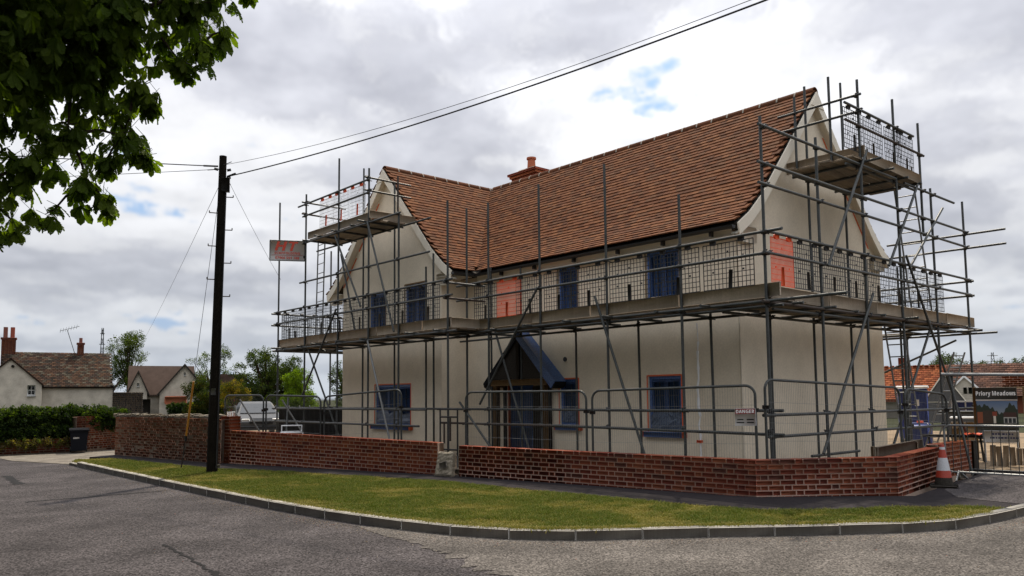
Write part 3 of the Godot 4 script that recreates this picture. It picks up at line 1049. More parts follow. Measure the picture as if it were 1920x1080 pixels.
	for x in [-22.2, -21.0, -19.9, -18.7, -17.6, -16.5, -15.4, -14.4]:
		rod(s, "transom", Vector3(x, 3.02 - TUBE * 0.6, WING_OUT + rng.randf_range(0.12, 0.45)), Vector3(x + 0.04, 3.02 - TUBE * 0.6, -12.15), TUBE, M["steel"])
	for z in [-12.2, -13.3, -14.4, -15.5, -16.6, -17.7, -18.8, -19.9]:
		rod(s, "transom", Vector3(OUT_X + rng.randf_range(0.1, 0.4), 3.02 - TUBE * 0.6, z), Vector3(-8.2, 3.02 - TUBE * 0.6, z + 0.04), TUBE, M["steel"])
	for z in [-15.0, -15.9, -16.8, -17.5]:
		rod(s, "transom", Vector3(OUT_X + rng.randf_range(0.15, 0.45), 5.93, z), Vector3(-8.2, 5.93, z), TUBE, M["steel"])
	for x in [-20.8, -20.0, -19.1, -18.2, -17.6]:
		rod(s, "transom", Vector3(x, 6.03, WING_OUT + rng.randf_range(0.1, 0.4)), Vector3(x, 6.03, -11.75), TUBE, M["steel"])
	# braces
	for v in [[Vector3(-12.1, 3.8, -11.45), Vector3(-14.05, 1.35, -11.45)], [Vector3(-13.75, 3.1, -11.63), Vector3(-12.5, 0.1, -11.63)], [Vector3(-10.5, 3.45, -11.46), Vector3(-9.3, 0.3, -11.46)], [Vector3(-14.6, 1.4, -11.3), Vector3(-13.2, 0.15, -11.3)],
			[Vector3(-19.1, 5.9, -10.56), Vector3(-17.75, 3.85, -10.56)], [Vector3(-19.05, 5.4, -10.72), Vector3(-18.3, 3.3, -10.72)], [Vector3(-17.45, 6.0, -10.56), Vector3(-16.2, 3.1, -10.56)], [Vector3(-19.0, 3.9, -10.56), Vector3(-20.9, 1.6, -10.56)], [Vector3(-20.9, 2.9, -10.74), Vector3(-19.0, 0.35, -10.74)], [Vector3(-17.4, 2.95, -10.56), Vector3(-16.2, 0.1, -10.56)], [Vector3(-20.6, 1.55, -10.0), Vector3(-19.9, 0.1, -9.6)],
			[Vector3(-6.73, 5.6, -18.8), Vector3(-6.73, 4.05, -16.85)], [Vector3(-6.72, 6.2, -15.15), Vector3(-6.72, 3.75, -13.4)], [Vector3(-6.71, 5.9, -17.45), Vector3(-6.71, 4.0, -15.85)], [Vector3(-6.72, 3.4, -15.12), Vector3(-6.72, 0.5, -12.95)], [Vector3(-6.72, 4.3, -16.7), Vector3(-6.72, 0.6, -19.4)], [Vector3(-6.9, 3.35, -18.6), Vector3(-6.9, 0.5, -16.1)], [Vector3(-9.6, 1.75, -20.5), Vector3(-7.2, 2.75, -20.5)]]:
		rod(s, "brace", v[0], v[1], TUBE, M["steel_bright"] if rng.randf() < 0.15 else M["steel"])
	decks(s)


func coupler_shape() -> ArrayMesh:
	var st := begin()
	add_bevel(st, Transform3D(Basis(), Vector3.ZERO), Vector3(0.075, 0.07, 0.085), 0.015)
	add_bevel(st, Transform3D(Basis(), Vector3(0.03, 0.012, 0.035)), Vector3(0.05, 0.075, 0.05), 0.012)
	add_rod(st, Vector3(0.03, 0.03, 0.03), Vector3(0.085, 0.045, 0.045), 0.011, 0.011, 6)
	add_rod(st, Vector3(-0.03, -0.02, 0.03), Vector3(-0.06, -0.03, 0.075), 0.011, 0.011, 6)
	return finish(st)


func couplers(s: Node3D, stands: Array, led: Array) -> void:
	var shape := coupler_shape()
	for v in led:
		var a: Vector3 = v[1]
		var b: Vector3 = v[2]
		if absf(b.y - a.y) > 0.3:
			continue
		for t in stands:
			var p := Vector3(t[0], 0, t[1])
			var q := Geometry2D.get_closest_point_to_segment(Vector2(p.x, p.z), Vector2(a.x, a.z), Vector2(b.x, b.z))
			var low: float = t[3] if t.size() > 3 else 0.0
			if q.distance_to(Vector2(p.x, p.z)) < 0.09 and a.y < t[2] and a.y > low:
				var d := b - a
				var bs := Basis(Vector3.UP, atan2(-d.z, d.x) + (PI if rng.randf() < 0.5 else 0.0))
				part(s, "coupler", shape, M["coupler"], Transform3D(bs, Vector3((p.x + q.x) / 2.0, a.y, (p.z + q.y) / 2.0)))


func board(s: Node3D, called: String, a: Vector3, b: Vector3, wide: float, thick: float, upright := false) -> void:
	var d := b - a
	var x := d.normalized()
	var y := Vector3.UP
	var z := x.cross(y).normalized()
	var size := Vector3(d.length(), wide if upright else thick, thick if upright else wide)
	var bs := Basis(x, z.cross(x), z) * Basis(Vector3.RIGHT, rng.randf_range(-0.03, 0.03)) * Basis(Vector3.UP, rng.randf_range(-0.004, 0.004))
	part(s, called, bevel_box(size, 0.005), M["toe%d" % (rng.randi() % 2)] if upright else M["board%d" % (rng.randi() % 4)], Transform3D(bs, (a + b) / 2.0))


func run_boards(s: Node3D, a: Vector3, b: Vector3, across: Vector3, rows: int, wide := 0.222) -> void:
	var l := a.distance_to(b)
	for r in rows:
		var at := -rng.randf_range(0.0, 0.25) if rows > 1 else 0.0
		var k := 0
		while at < l - 0.1:
			var n := minf(at + (3.9 if (k + r) % 2 else 2.9), l + rng.randf_range(0.0, 0.2))
			var off := across * (r + 0.5) * (wide + 0.012)
			var dy := Vector3(0, rng.randf_range(0.0, 0.012), 0)
			board(s, "deck_board", a + (b - a) / l * (at + 0.01) + off + dy, a + (b - a) / l * n + off + dy, wide, 0.036)
			at = n
			k += 1


func decks(s: Node3D) -> void:
	run_boards(s, Vector3(-14.2, DECK, OUT_Z - 0.06), Vector3(-6.95, DECK, OUT_Z - 0.06), Vector3(0, 0, -1), 5)
	run_boards(s, Vector3(-22.6, DECK, WING_OUT - 0.06), Vector3(-14.25, DECK, WING_OUT - 0.06), Vector3(0, 0, -1), 5)
	run_boards(s, Vector3(OUT_X - 0.07, DECK, -12.75), Vector3(OUT_X - 0.07, DECK, -20.5), Vector3(-1, 0, 0), 5)
	run_boards(s, Vector3(-22.55, DECK, -12.0), Vector3(-22.55, DECK, -14.2), Vector3(1, 0, 0), 3)
	run_boards(s, Vector3(-8.2, DECK - 0.14, -19.55), Vector3(-11.5, DECK - 0.14, -19.55), Vector3(0, 0, -1), 4)
	run_boards(s, Vector3(-20.85, 6.07, WING_OUT - 0.05), Vector3(-17.45, 6.07, WING_OUT - 0.05), Vector3(0, 0, -1), 4)
	run_boards(s, Vector3(OUT_X + 0.08, 5.98, -14.75), Vector3(OUT_X + 0.08, 5.98, -17.7), Vector3(-1, 0, 0), 6)
	# toe boards
	var y := DECK + 0.135
	var th := 0.225
	for v in [[-14.35, -12.4], [-12.42, -10.75], [-10.72, -8.6], [-8.58, -6.62]]:
		board(s, "toe_board", Vector3(v[0], y + 0.005, OUT_Z - 0.045), Vector3(v[1], y + 0.005, OUT_Z - 0.045), th, 0.036, true)
	for v in [[-22.72, -20.2], [-20.18, -17.2], [-17.15, -15.2], [-15.17, -14.1]]:
		board(s, "toe_board", Vector3(v[0], y, WING_OUT - 0.045), Vector3(v[1], y, WING_OUT - 0.045), th, 0.036, true)
	board(s, "toe_board", Vector3(-14.2, y, WING_OUT - 0.08), Vector3(-14.2, y, OUT_Z - 0.03), th, 0.036, true)
	board(s, "toe_board", Vector3(-22.74, y, WING_OUT - 0.08), Vector3(-22.74, y, -14.0), th, 0.036, true)
	for v in [[-11.62, -13.6], [-13.63, -15.6], [-15.55, -17.3], [-17.2, -19.3], [-19.0, -20.7]]:
		board(s, "toe_board", Vector3(OUT_X - 0.045 + rng.randf_range(-0.01, 0.02), y - 0.02, v[0]), Vector3(OUT_X - 0.045, y - 0.03, v[1]), th, 0.036, true)
	board(s, "toe_board", Vector3(-20.9, 6.2, WING_OUT - 0.04), Vector3(-17.5, 6.18, WING_OUT - 0.04), 0.2, 0.036, true)
	board(s, "toe_board", Vector3(-17.42, 6.2, -10.6), Vector3(-17.42, 6.22, -12.0), 0.2, 0.036, true)
	board(s, "toe_board", Vector3(-8.45, 6.15, -15.05), Vector3(-6.72, 6.15, -15.05), 0.24, 0.036, true)
	for v in [[-15.1, -16.1], [-16.05, -17.6]]:
		board(s, "toe_board", Vector3(OUT_X + 0.1, 6.06, v[0]), Vector3(OUT_X + 0.1, 6.04, v[1]), 0.2, 0.036, true)
	ladders()
	guards()
	scaffold_sign()
	# white wash-down tube hanging at the house corner
	var d := thing("downpipe_sleeve", "translucent white plastic sleeve with a red clip hanging down the front wall", "plastic sleeve", Vector3(-9.2, 0, -12.95))
	var st := begin()
	var last := Vector3(0, 2.9, 0)
	for i in 16:
		var p := Vector3(rng.randf_range(-0.02, 0.02), 2.9 - (i + 1) * 0.18, rng.randf_range(-0.02, 0.02))
		add_rod(st, last, p, rng.randf_range(0.006, 0.03), rng.randf_range(0.006, 0.03), 7, false)
		last = p
	part(d, "sleeve", finish(st), M["plastic_white"])
	block(d, "clip", Vector3(0.1, 0.05, 0.08), Vector3(0.0, 0.62, 0.02), M["plastic_orange"])


func ladder(label: String, a: Vector3, b: Vector3, side: Vector3, wide: float) -> void:
	var l := thing("ladder", label, "ladder", Vector3.ZERO, 0.0, "aluminium ladders")
	for s in [-0.5, 0.5]:
		rod(l, "stile", a + side * wide * s, b + side * wide * s, 0.02, M["steel_bright"], 8)
	var n := int(a.distance_to(b) / 0.26)
	for i in n:
		var p := a.lerp(b, (i + 0.7) / n)
		rod(l, "rung", p - side * wide * 0.48, p + side * wide * 0.48, 0.013, M["steel_bright"], 6)


func ladders() -> void:
	ladder("aluminium ladder rising from the wing deck to the small gable platform beside the sign", Vector3(-21.45, 3.09, -11.35), Vector3(-20.85, 6.35, -11.1), Vector3(1, 0, 0.1).normalized(), 0.5)
	ladder("aluminium ladder rising from the right side deck to the gable end platform", Vector3(-7.25, 3.09, -18.75), Vector3(-7.15, 6.4, -17.75), Vector3(1, 0, 0), 0.42)
	ladder("aluminium ladder from the ground to the right side deck behind the crossed braces", Vector3(-7.5, 0.02, -18.6), Vector3(-7.5, 3.7, -17.6), Vector3(1, 0, 0), 0.4)
	ladder("short ladder leaning beside the scaffold corner nearest the red roofs", Vector3(-7.75, 0.02, -19.9), Vector3(-6.9, 2.43, -19.8), Vector3(0.3, 0, -0.95).normalized(), 0.36)


func guard_mesh(w: float, h: float, pitch := 0.07) -> ArrayMesh:
	var st := begin()
	var n := int(w / pitch)
	for i in n + 1:
		add_box(st, Vector3(w * i / n - w / 2.0, -h / 2.0, 0), Vector3(0.016 if i in [0, n] else 0.011, h, 0.006))
	var k := int(h / 0.085)
	for j in k + 1:
		add_box(st, Vector3(0, -h * j / k, 0.004), Vector3(w, 0.016 if j in [0, k] else 0.011, 0.006))
	for v in [Vector2(-0.3, 0.32), Vector2(0.3, 0.32), Vector2(-0.3, 0.62), Vector2(0.3, 0.62), Vector2(0.0, 0.2)]:
		add_box(st, Vector3(v.x * w, -v.y * h, 0.003), Vector3(0.03, 0.03, 0.012))
	return finish(st)


func guard(label: String, at: Vector3, turn: float, w: float, h: float, mesh: ArrayMesh, m: Material, g: String, clip: Material = null) -> void:
	var o := thing("brick_guard", label, "brick guard", at, turn, g)
	o.rotation.z = rng.randf_range(-0.012, 0.012)
	part(o, "mesh_grid", mesh, m)
	var c: Material = clip if clip else m
	for x in [-0.28, 0.28]:
		block(o, "hook", Vector3(0.12, 0.085, 0.06), Vector3(x * w, 0.02, 0.02), c, Basis(), 0.02)
	block(o, "strap", Vector3(0.075, h * 0.4, 0.014), Vector3(rng.randf_range(-0.05, 0.05), -h * 0.8, 0.012), c, Basis(Vector3.BACK, rng.randf_range(-0.08, 0.08)))


func guards() -> void:
	var h := 0.78
	var y := 4.07
	var wide := guard_mesh(0.98, h)
	var slim := guard_mesh(0.56, h)
	var k := 0
	for x in [-7.55, -8.62, -9.7, -10.75, -11.62, -12.5, -13.95]:
		var b := k < 4
		guard("black plastic mesh brick guard on the main front deck, %s from the house corner" % nth(k), Vector3(x, y, OUT_Z - 0.01), 0, 0.98 if b else 0.8, h, wide if b else guard_mesh(0.8, h), M["plastic_black"], "black brick guards on the main front deck")
		k += 1
	guard("bright orange mesh brick guard on the main front deck above the porch", Vector3(-13.15, y, OUT_Z - 0.01), 0, 0.8, h, guard_mesh(0.8, h, 0.036), M["plastic_orange"], "orange brick guards")
	guard("bright orange mesh brick guard on the right side deck next to the corner standard", Vector3(OUT_X - 0.01, y, -12.05), 90, 0.7, h, guard_mesh(0.7, h, 0.036), M["plastic_orange"], "orange brick guards")
	k = 0
	for z in [-12.85, -13.78, -14.7, -15.62, -16.55, -17.5, -18.4]:
		guard("black plastic mesh brick guard on the right side deck, %s after the orange one" % nth(k), Vector3(OUT_X - 0.01, y, z), 90, 0.88, h, guard_mesh(0.88, h), M["plastic_black"], "black brick guards on the right side deck")
		k += 1
	k = 0
	for x in [-14.95, -15.95, -16.95, -17.95, -18.95, -19.95, -20.95, -21.95]:
		guard("black plastic mesh brick guard on the wing deck, %s from the inner corner" % nth(k), Vector3(x, y, WING_OUT - 0.01), 0, 0.93, h, guard_mesh(0.93, h), M["plastic_black"], "black brick guards on the wing deck")
		k += 1
	k = 0
	for z in [-11.2, -12.1, -13.0]:
		guard("black plastic mesh brick guard on the far left return deck, %s from its front" % nth(k), Vector3(-22.69, y, z), -90, 0.85, h, guard_mesh(0.85, h), M["plastic_black"], "black brick guards on the left return deck")
		k += 1
	k = 0
	for x in [-18.1, -18.95, -19.75]:
		guard("pale mesh brick guard with orange clips on the wing platform, %s from right" % nth(k), Vector3(x, 7.05, WING_OUT - 0.01), 0, 0.78, 0.75, guard_mesh(0.78, 0.75), M["plastic_white"], "pale brick guards on the wing platform", M["plastic_orange"])
		k += 1
	k = 0
	for z in [-14.85, -15.7, -16.6, -17.2]:
		guard("black mesh brick guard on the high gable platform, %s from its near end" % nth(k), Vector3(OUT_X - 0.01, 6.92, z), 90, 0.8, 0.78, guard_mesh(0.8, 0.78), M["plastic_black"], "black brick guards on the gable platform")
		k += 1


func scaffold_sign() -> void:
	# hangs between two standards, turned towards the lane
	var o := thing("scaffold_sign", "white sign lettered HT in red fixed to the scaffold beside the wing platform", "sign", Vector3(-21.2, 5.75, -10.2), 62.0)
	var g := mat("sign_white", lin(0.86, 0.86, 0.87), 0.4)
	var r := mat("sign_red", lin(0.50, 0.04, 0.012), 0.5)
	block(o, "sign_board", Vector3(0.98, 0.6, 0.012), Vector3.ZERO, g, Basis(), 0.003)
	for v in [[Vector3(0, 0.29, 0.004), Vector3(0.96, 0.025, 0.02)], [Vector3(0, -0.29, 0.004), Vector3(0.96, 0.025, 0.02)], [Vector3(0.48, 0, 0.004), Vector3(0.025, 0.55, 0.02)], [Vector3(-0.48, 0, 0.004), Vector3(0.025, 0.55, 0.02)]]:
		block(o, "rim", v[1], v[0], M["steel_bright"])
	var lean := Basis(Vector3.RIGHT, Vector3(0.22, 1, 0), Vector3.BACK)
	text(o, "lettering", "HT", 0.27, Transform3D(lean.scaled(Vector3(1.35, 1, 1)), Vector3(-0.04, 0.12, 0.012)), r, 1.0)
	text(o, "lettering", "SCAFFOLDING", 0.065, Transform3D(Basis().scaled(Vector3(1.2, 1, 1)), Vector3(0, -0.075, 0.012)), r, 1.0)
	text(o, "lettering", "07966 551 788", 0.075, Transform3D(Basis(), Vector3(0, -0.21, 0.012)), r, 1.0)
	block(o, "rule", Vector3(0.86, 0.012, 0.004), Vector3(0, -0.135, 0.009), r)
	for y in [-0.17, 0.22]:
		block(o, "bracket", Vector3(0.09, 0.07, 0.1), Vector3(0.49, y, -0.03), M["coupler"])


# ---------------------------------------------------------------- brick garden walls
# path of points (x, z); tops at both ends of every leg; bricks in Flemish bond, the nearest ones each a part
func brick_wall(o: Node3D, path: Array, tops: Array, course: float, single: int, tones: Array, mortar: String, rough := 0.0) -> void:
	var all := []
	var thick := 0.2
	for leg in path.size() - 1:
		var a: Vector2 = path[leg]
		var b: Vector2 = path[leg + 1]
		var ta: float = tops[leg]
		var tb: float = tops[leg + 1]
		var l := a.distance_to(b)
		var dir := Vector3(b.x - a.x, tb - ta, b.y - a.y).normalized()
		var flat := Vector3(b.x - a.x, 0, b.y - a.y).normalized()
		var nrm := flat.cross(Vector3.UP)       # points to the right of the walk
		var up := nrm.cross(dir)
		var bs := Basis(dir, up, nrm)
		var n := maxi(1, roundi(l / 0.3375))
		var unit := l / n
		var rows := int(maxf(ta, tb) / course) + 1
		part(o, "mortar_core", bevel_box(Vector3(l, maxf(ta, tb) + 0.1, thick - 0.008), 0.004), M[mortar], Transform3D(bs, Vector3((a.x + b.x) / 2, (ta + tb) / 2 - (maxf(ta, tb) + 0.1) / 2 - 0.008, (a.y + b.y) / 2) - nrm * thick / 2.0))
		for j in rows:
			var u := 0.0 if j % 2 == 0 else -unit * 0.5
			while u < l - 0.001:
				for piece in [unit * 0.667, unit * 0.333]:
					var u0 := maxf(u, 0.0)
					var u1 := minf(u + piece, l)
					u += piece
					if u1 - u0 < 0.03:
						continue
					var mid := (u0 + u1) / 2.0
					var top := lerpf(ta, tb, mid / l)
					var y := top - course * (j + 0.5) + course * 0.06
					if y < -course * 0.6:
						continue
					var p := Vector3(a.x + (b.x - a.x) * mid / l, y, a.y + (b.y - a.y) * mid / l) - nrm * (thick / 2.0 - rng.randf_range(-0.002, 0.003) - rng.randf_range(-1, 1) * rough)
					var add := (0.014 if u0 == 0.0 and leg > 0 else 0.0) + (0.014 if u1 == l and leg < path.size() - 2 else 0.0)
					var size := Vector3(u1 - u0 - 0.016 + add, course - 0.0155, thick)
					var jb := bs * Basis(Vector3.BACK, rng.randf_range(-0.006, 0.006) * (1.0 + rough * 100)) * Basis(Vector3.UP, rng.randf_range(-0.008, 0.008))
					all.append([Transform3D(jb, p), size, p.distance_to(Vector3(0, 1.5, 0)), rng.randi() % tones.size()])
	all.sort_custom(func(p, q): return p[2] < q[2])
	var rest := []
	var cols := []
	for i in all.size():
		var v: Array = all[i]
		var size: Vector3 = v[1]
		if i < single:
			var base := 0.215 if size.x > 0.14 else 0.1
			var t: Transform3D = v[0]
			t.basis = t.basis.scaled_local(Vector3(size.x / base, 1, 1))
			part(o, "brick", bevel_box(Vector3(base, size.y, size.z), 0.004), M["brick%d" % tones[v[3]]], t)
		else:
			var t: Transform3D = v[0]
			t.basis = t.basis.scaled_local(size)
			rest.append(t)
			cols.append(M["brick%d" % tones[v[3]]].albedo_color.srgb_to_linear() * rng.randf_range(0.85, 1.15))
	if rest.size() > 0:
		scatter(o, "brick", bevel_box(Vector3.ONE, 0.03), M["brick_tint"], rest, cols)


func walls() -> void:
	var o := thing("brick_wall", "low red brick garden wall with pale joints turning the corner in front of the scaffolding", "wall")
	brick_wall(o, [Vector2(-12.31, -9.5), Vector2(-6.56, -10.6), Vector2(-5.21, -12.25), Vector2(-5.55, -14.75)], [0.585, 0.54, 0.56, 0.57], 0.0765, 300, [0, 1, 2, 3, 4, 5, 1, 5, 0, 7], "mortar")
	o = thing("brick_wall", "short red brick wall with a darker end strip behind the traffic cone and barrier", "wall")
	brick_wall(o, [Vector2(-5.66, -15.0), Vector2(-5.72, -16.75)], [0.6, 0.6], 0.0765, 120, [0, 1, 2, 4, 6], "mortar")
	block(o, "end_strip", Vector3(0.22, 0.58, 0.24), Vector3(-5.82, 0.29, -16.95), M["dark_timber"])
	o = thing("brick_wall", "low new red brick wall between the telegraph pole and the leaning slab", "wall")
	brick_wall(o, [Vector2(-19.1, -7.56), Vector2(-12.87, -9.41)], [0.79, 0.625], 0.0765, 300, [0, 1, 2, 6, 4, 5, 3, 0], "mortar")
	o = thing("old_brick_wall", "tall weathered brick wall with a ragged stone coping left of the telegraph pole", "wall")
	brick_wall(o, [Vector2(-24.33, -6.62), Vector2(-19.4, -7.4), Vector2(-18.95, -7.5)], [1.06, 1.05, 1.04], 0.07, 0, [8, 9, 10, 8, 11, 9, 8], "old_mortar", 0.006)
	brick_wall(o, [Vector2(-25.3, -9.4), Vector2(-24.36, -6.66)], [1.0, 1.05], 0.07, 0, [8, 9, 10, 11], "old_mortar", 0.006)
	var a := Vector2(-24.38, -6.66)
	var b := Vector2(-19.15, -7.5)
	var u := 0.0
	while u < 1.0:
		var p := a.lerp(b, u)
		var s := Vector3(rng.randf_range(0.12, 0.3), rng.randf_range(0.06, 0.11), rng.randf_range(0.2, 0.3))
		block(o, "coping_stone", s, Vector3(p.x, 1.075 + s.y * 0.35 + rng.randf_range(-0.01, 0.01), p.y - 0.09), M["slab" if rng.randf() < 0.6 else "concrete"], Basis.from_euler(Vector3(rng.randf_range(-0.1, 0.1), 0.16 + rng.randf_range(-0.15, 0.15), rng.randf_range(-0.12, 0.12))), 0.025)
		u += s.x * 0.19
	o = thing("brick_pier", "narrow brick pier with white caps just right of the telegraph pole", "pier", Vector3(-19.0, 0, -7.75), 15)
	brick_block(o, Vector3(0, 0.55, 0), Vector3(0.32, 1.1, 0.32), 7)
	for x in [-0.09, 0.0, 0.09]:
		block(o, "white_cap", Vector3(0.05, 0.12, 0.08), Vector3(x, 1.16, 0), M["white_paint"], Basis(), 0.012)
	# slab leaning in the gap
	o = thing("stone_slab", "rough pale concrete slab leaning in the gap between the brick walls", "slab", Vector3(-12.52, 0, -9.28), 18)
	var st := begin()
	var g := []
	var nx := 8
	var ny := 12
	for j in ny + 1:
		for i in nx + 1:
			var edge := 0.0 if (i > 0 and i < nx and j > 0 and j < ny) else 0.03
			g.append(Vector3((i / float(nx) - 0.5) * (0.40 - 0.05 * j / ny) + rng.randf_range(-0.008, 0.008), 0.48 * j / ny + (rng.randf_range(-0.015, 0.01) if j == ny else 0.0), rng.randf_range(-0.012, 0.014) - edge))
	for j in ny:
		for i in nx:
			quad(st, g[j * 9 + i], g[j * 9 + i + 1], g[(j + 1) * 9 + i + 1], g[(j + 1) * 9 + i])
	var border := []
	for i in nx + 1:
		border.append(g[i])
	for j in range(1, ny + 1):
		border.append(g[j * 9 + nx])
	for i in range(nx - 1, -1, -1):
		border.append(g[ny * 9 + i])
	for j in range(ny - 1, 0, -1):
		border.append(g[j * 9])
	for i in border.size():
		var p: Vector3 = border[i]
		var q: Vector3 = border[(i + 1) % border.size()]
		quad(st, p, q, q + Vector3(0, 0, -0.11), p + Vector3(0, 0, -0.11))
	part(o, "slab_body", finish(st), M["slab"], Transform3D(Basis(Vector3.RIGHT, -0.2), Vector3(0, 0.0, 0.03)))
	block(o, "broken_patch", Vector3(0.17, 0.12, 0.03), Vector3(0.02, 0.22, 0.02), M["concrete"], Basis(Vector3.RIGHT, -0.2) * Basis(Vector3.BACK, 0.3), 0.012)


# ---------------------------------------------------------------- pole, wires, cone, barriers
func sagging(a: Vector3, b: Vector3, sag: float, r: float, twist := 0.0) -> ArrayMesh:
	var st := begin()
	var n := 40
	var last := a
	for i in n:
		var t := (i + 1.0) / n
		var p := a.lerp(b, t) - Vector3(0, sag * 4.0 * t * (1.0 - t), 0)
		add_rod(st, last, p, r, r, 6, false)
		last = p
	return finish(st)


func wire(label: String, a: Vector3, b: Vector3, sag: float, r: float) -> void:
	var o := thing("overhead_cable", label, "cable")
	part(o, "cable", sagging(a, b, sag, r), M["cable"])
	rod(o, "clamp", a, a.lerp(b, minf(0.3 / a.distance_to(b), 0.5)) - Vector3(0, 0.01, 0), r * 1.8, M["cable"], 8)


func pole(label: String, at: Vector3, lean: Vector3) -> void:
	var p := thing("telegraph_pole", label, "pole", at)
	var st := begin()
	for i in 10:
		add_rod(st, lean * i / 10.0 - Vector3(0, 0.3 if i == 0 else 0.0, 0), lean * (i + 1) / 10.0, 0.116 - 0.004 * i, 0.116 - 0.004 * (i + 1), 16, i == 9 or i == 0)
	part(p, "pole_shaft", finish(st), M["pole_wood"])
	var d := Basis(Vector3.UP, deg_to_rad(66))
	block(p, "junction_box", Vector3(0.16, 0.3, 0.13), lean * 0.905 + d * Vector3(0.08, 0, 0.06), M["plastic_black"], d)
	for k in 7:
		var y := 0.55 + 0.053 * k
		var side := -1.0 if k % 2 else 1.0
		var q := lean * y
		rod(p, "step_iron", q + d * Vector3(side * 0.06, 0, 0), q + d * Vector3(side * 0.24, 0.0, 0.02), 0.011, M["steel_rust"], 6)
		rod(p, "step_iron", q + d * Vector3(side * 0.235, 0, 0.02), q + d * Vector3(side * 0.235, 0.045, 0.02), 0.011, M["steel_rust"], 6)
	for v in [[0.955, 1.0], [0.955, -1.0], [0.93, 1.0]]:
		rod(p, "insulator", lean * v[0] + d * Vector3(v[1] * 0.09, 0, 0), lean * v[0] + d * Vector3(v[1] * 0.17, 0.02, 0), 0.03, M["plastic_black"], 8)
	rod(p, "riser_cable", lean * 0.88 + d * Vector3(0.09, 0, 0.07), d * Vector3(0.09, 0.1, 0.12), 0.011, M["cable"], 6)
	block(p, "number_plate", Vector3(0.09, 0.14, 0.006), Vector3(0, 1.7, 0) + d * Vector3(0, 0, 0.131), M["steel_bright"], d)
	block(p, "base_tie", Vector3(0.07, 0.06, 0.04), Vector3(0, 0.14, 0) + d * Vector3(0.13, 0, 0.03), M["concrete"], d)


func street() -> void:
	var base := Vector3(-16.88, -0.02, -6.5)
	pole("tall dark wooden telegraph pole standing in the grass verge", base, Vector3(0.1, 6.78, -0.06))
	pole("wooden telegraph pole further along the side road, carrying the far end of the cables", Vector3(9.5, -0.1, -10.6), Vector3(0, 8.6, 0))
	var top := base + Vector3(0.1, 6.78, -0.06)
	wire("thick black overhead cable running from the pole over the house roof to the upper right", top + Vector3(0.14, -0.47, -0.05), Vector3(9.5, 7.85, -10.6), 0.79, 0.012)
	wire("thin upper cable running just above the thick black one", top + Vector3(0.1, -0.22, 0.02), Vector3(9.5, 8.25, -10.55), 1.07, 0.0045)
	wire("thin cable leaving the pole top to the left behind the chestnut leaves", top + Vector3(-0.14, -0.2, 0.05), Vector3(-23.2, 6.8, 5.2), 0.1, 0.011)
	wire("thinner lower cable leaving the pole top to the left", top + Vector3(-0.14, -0.25, -0.02), Vector3(-27.5, 6.3, 5.0), 0.1, 0.006)
	wire("fine drop wire slanting from the pole to the distant bungalow", top + Vector3(-0.1, -0.55, 0.0), Vector3(-87, 5.6, -25), 0.3, 0.005)
	wire("fine drop wire slanting from the pole down behind the scaffold sign", top + Vector3(0.12, -0.5, -0.05), Vector3(-21.9, 5.0, -10.35), 0.05, 0.0045)
	# stay wire with its yellow guard
	var s := thing("stay_wire", "steel stay wire with a bright yellow guard tube anchored in the verge", "stay wire")
	var a := Vector3(-18.47, -0.03, -6.43)
	var b := top + Vector3(-0.12, -0.6, 0.0)
	rod(s, "wire", a, b, 0.005, M["cable"], 6)
	var y := mat("guard_yellow", lin(0.50, 0.21, 0.015), 0.5, 0.2, 0.4)
	rod(s, "guard_tube", a.lerp(b, 0.12), a.lerp(b, 0.315), 0.022, y, 10)
	rod(s, "anchor_rod", a - Vector3(0.1, 0.2, 0.0), a.lerp(b, 0.118), 0.014, M["steel_rust"], 8)
	block(s, "turnbuckle", Vector3(0.05, 0.12, 0.05), a.lerp(b, 0.112), M["coupler"])
	cone()
	barriers()


func cone() -> void:
	var o := thing("traffic_cone", "orange and white traffic cone with a dark base at the end of the brick wall", "traffic cone", Vector3(-5.12, 0, -13.72), 20)
	var red := mat("cone_red", lin(0.42, 0.045, 0.02), 0.5, 0.25, 0.3)
	var white := mat("cone_white", lin(0.55, 0.56, 0.58), 0.35, 0.2, 0.3)
	var bands := [[0.05, 0.16, "cone_skirt", M["dark_timber"]], [0.16, 0.27, "orange_band", red], [0.27, 0.47, "white_sleeve", white], [0.47, 0.6, "orange_tip", red], [0.6, 0.64, "white_collar", white], [0.64, 0.68, "tip_ring", red]]
	for v in bands:
		var st := begin()
		var ra: float = lerpf(0.145, 0.03, v[0] / 0.68)
		var rb: float = lerpf(0.145, 0.03, v[1] / 0.68)
		add_rod(st, Vector3(0, v[0], 0), Vector3(0, v[1], 0), ra, rb, 24)
		part(o, v[2], finish(st), v[3])
	part(o, "cone_base", bevel_box(Vector3(0.40, 0.05, 0.40), 0.02), M["dark_timber"], Transform3D(Basis(), Vector3(0, 0.025, 0)))


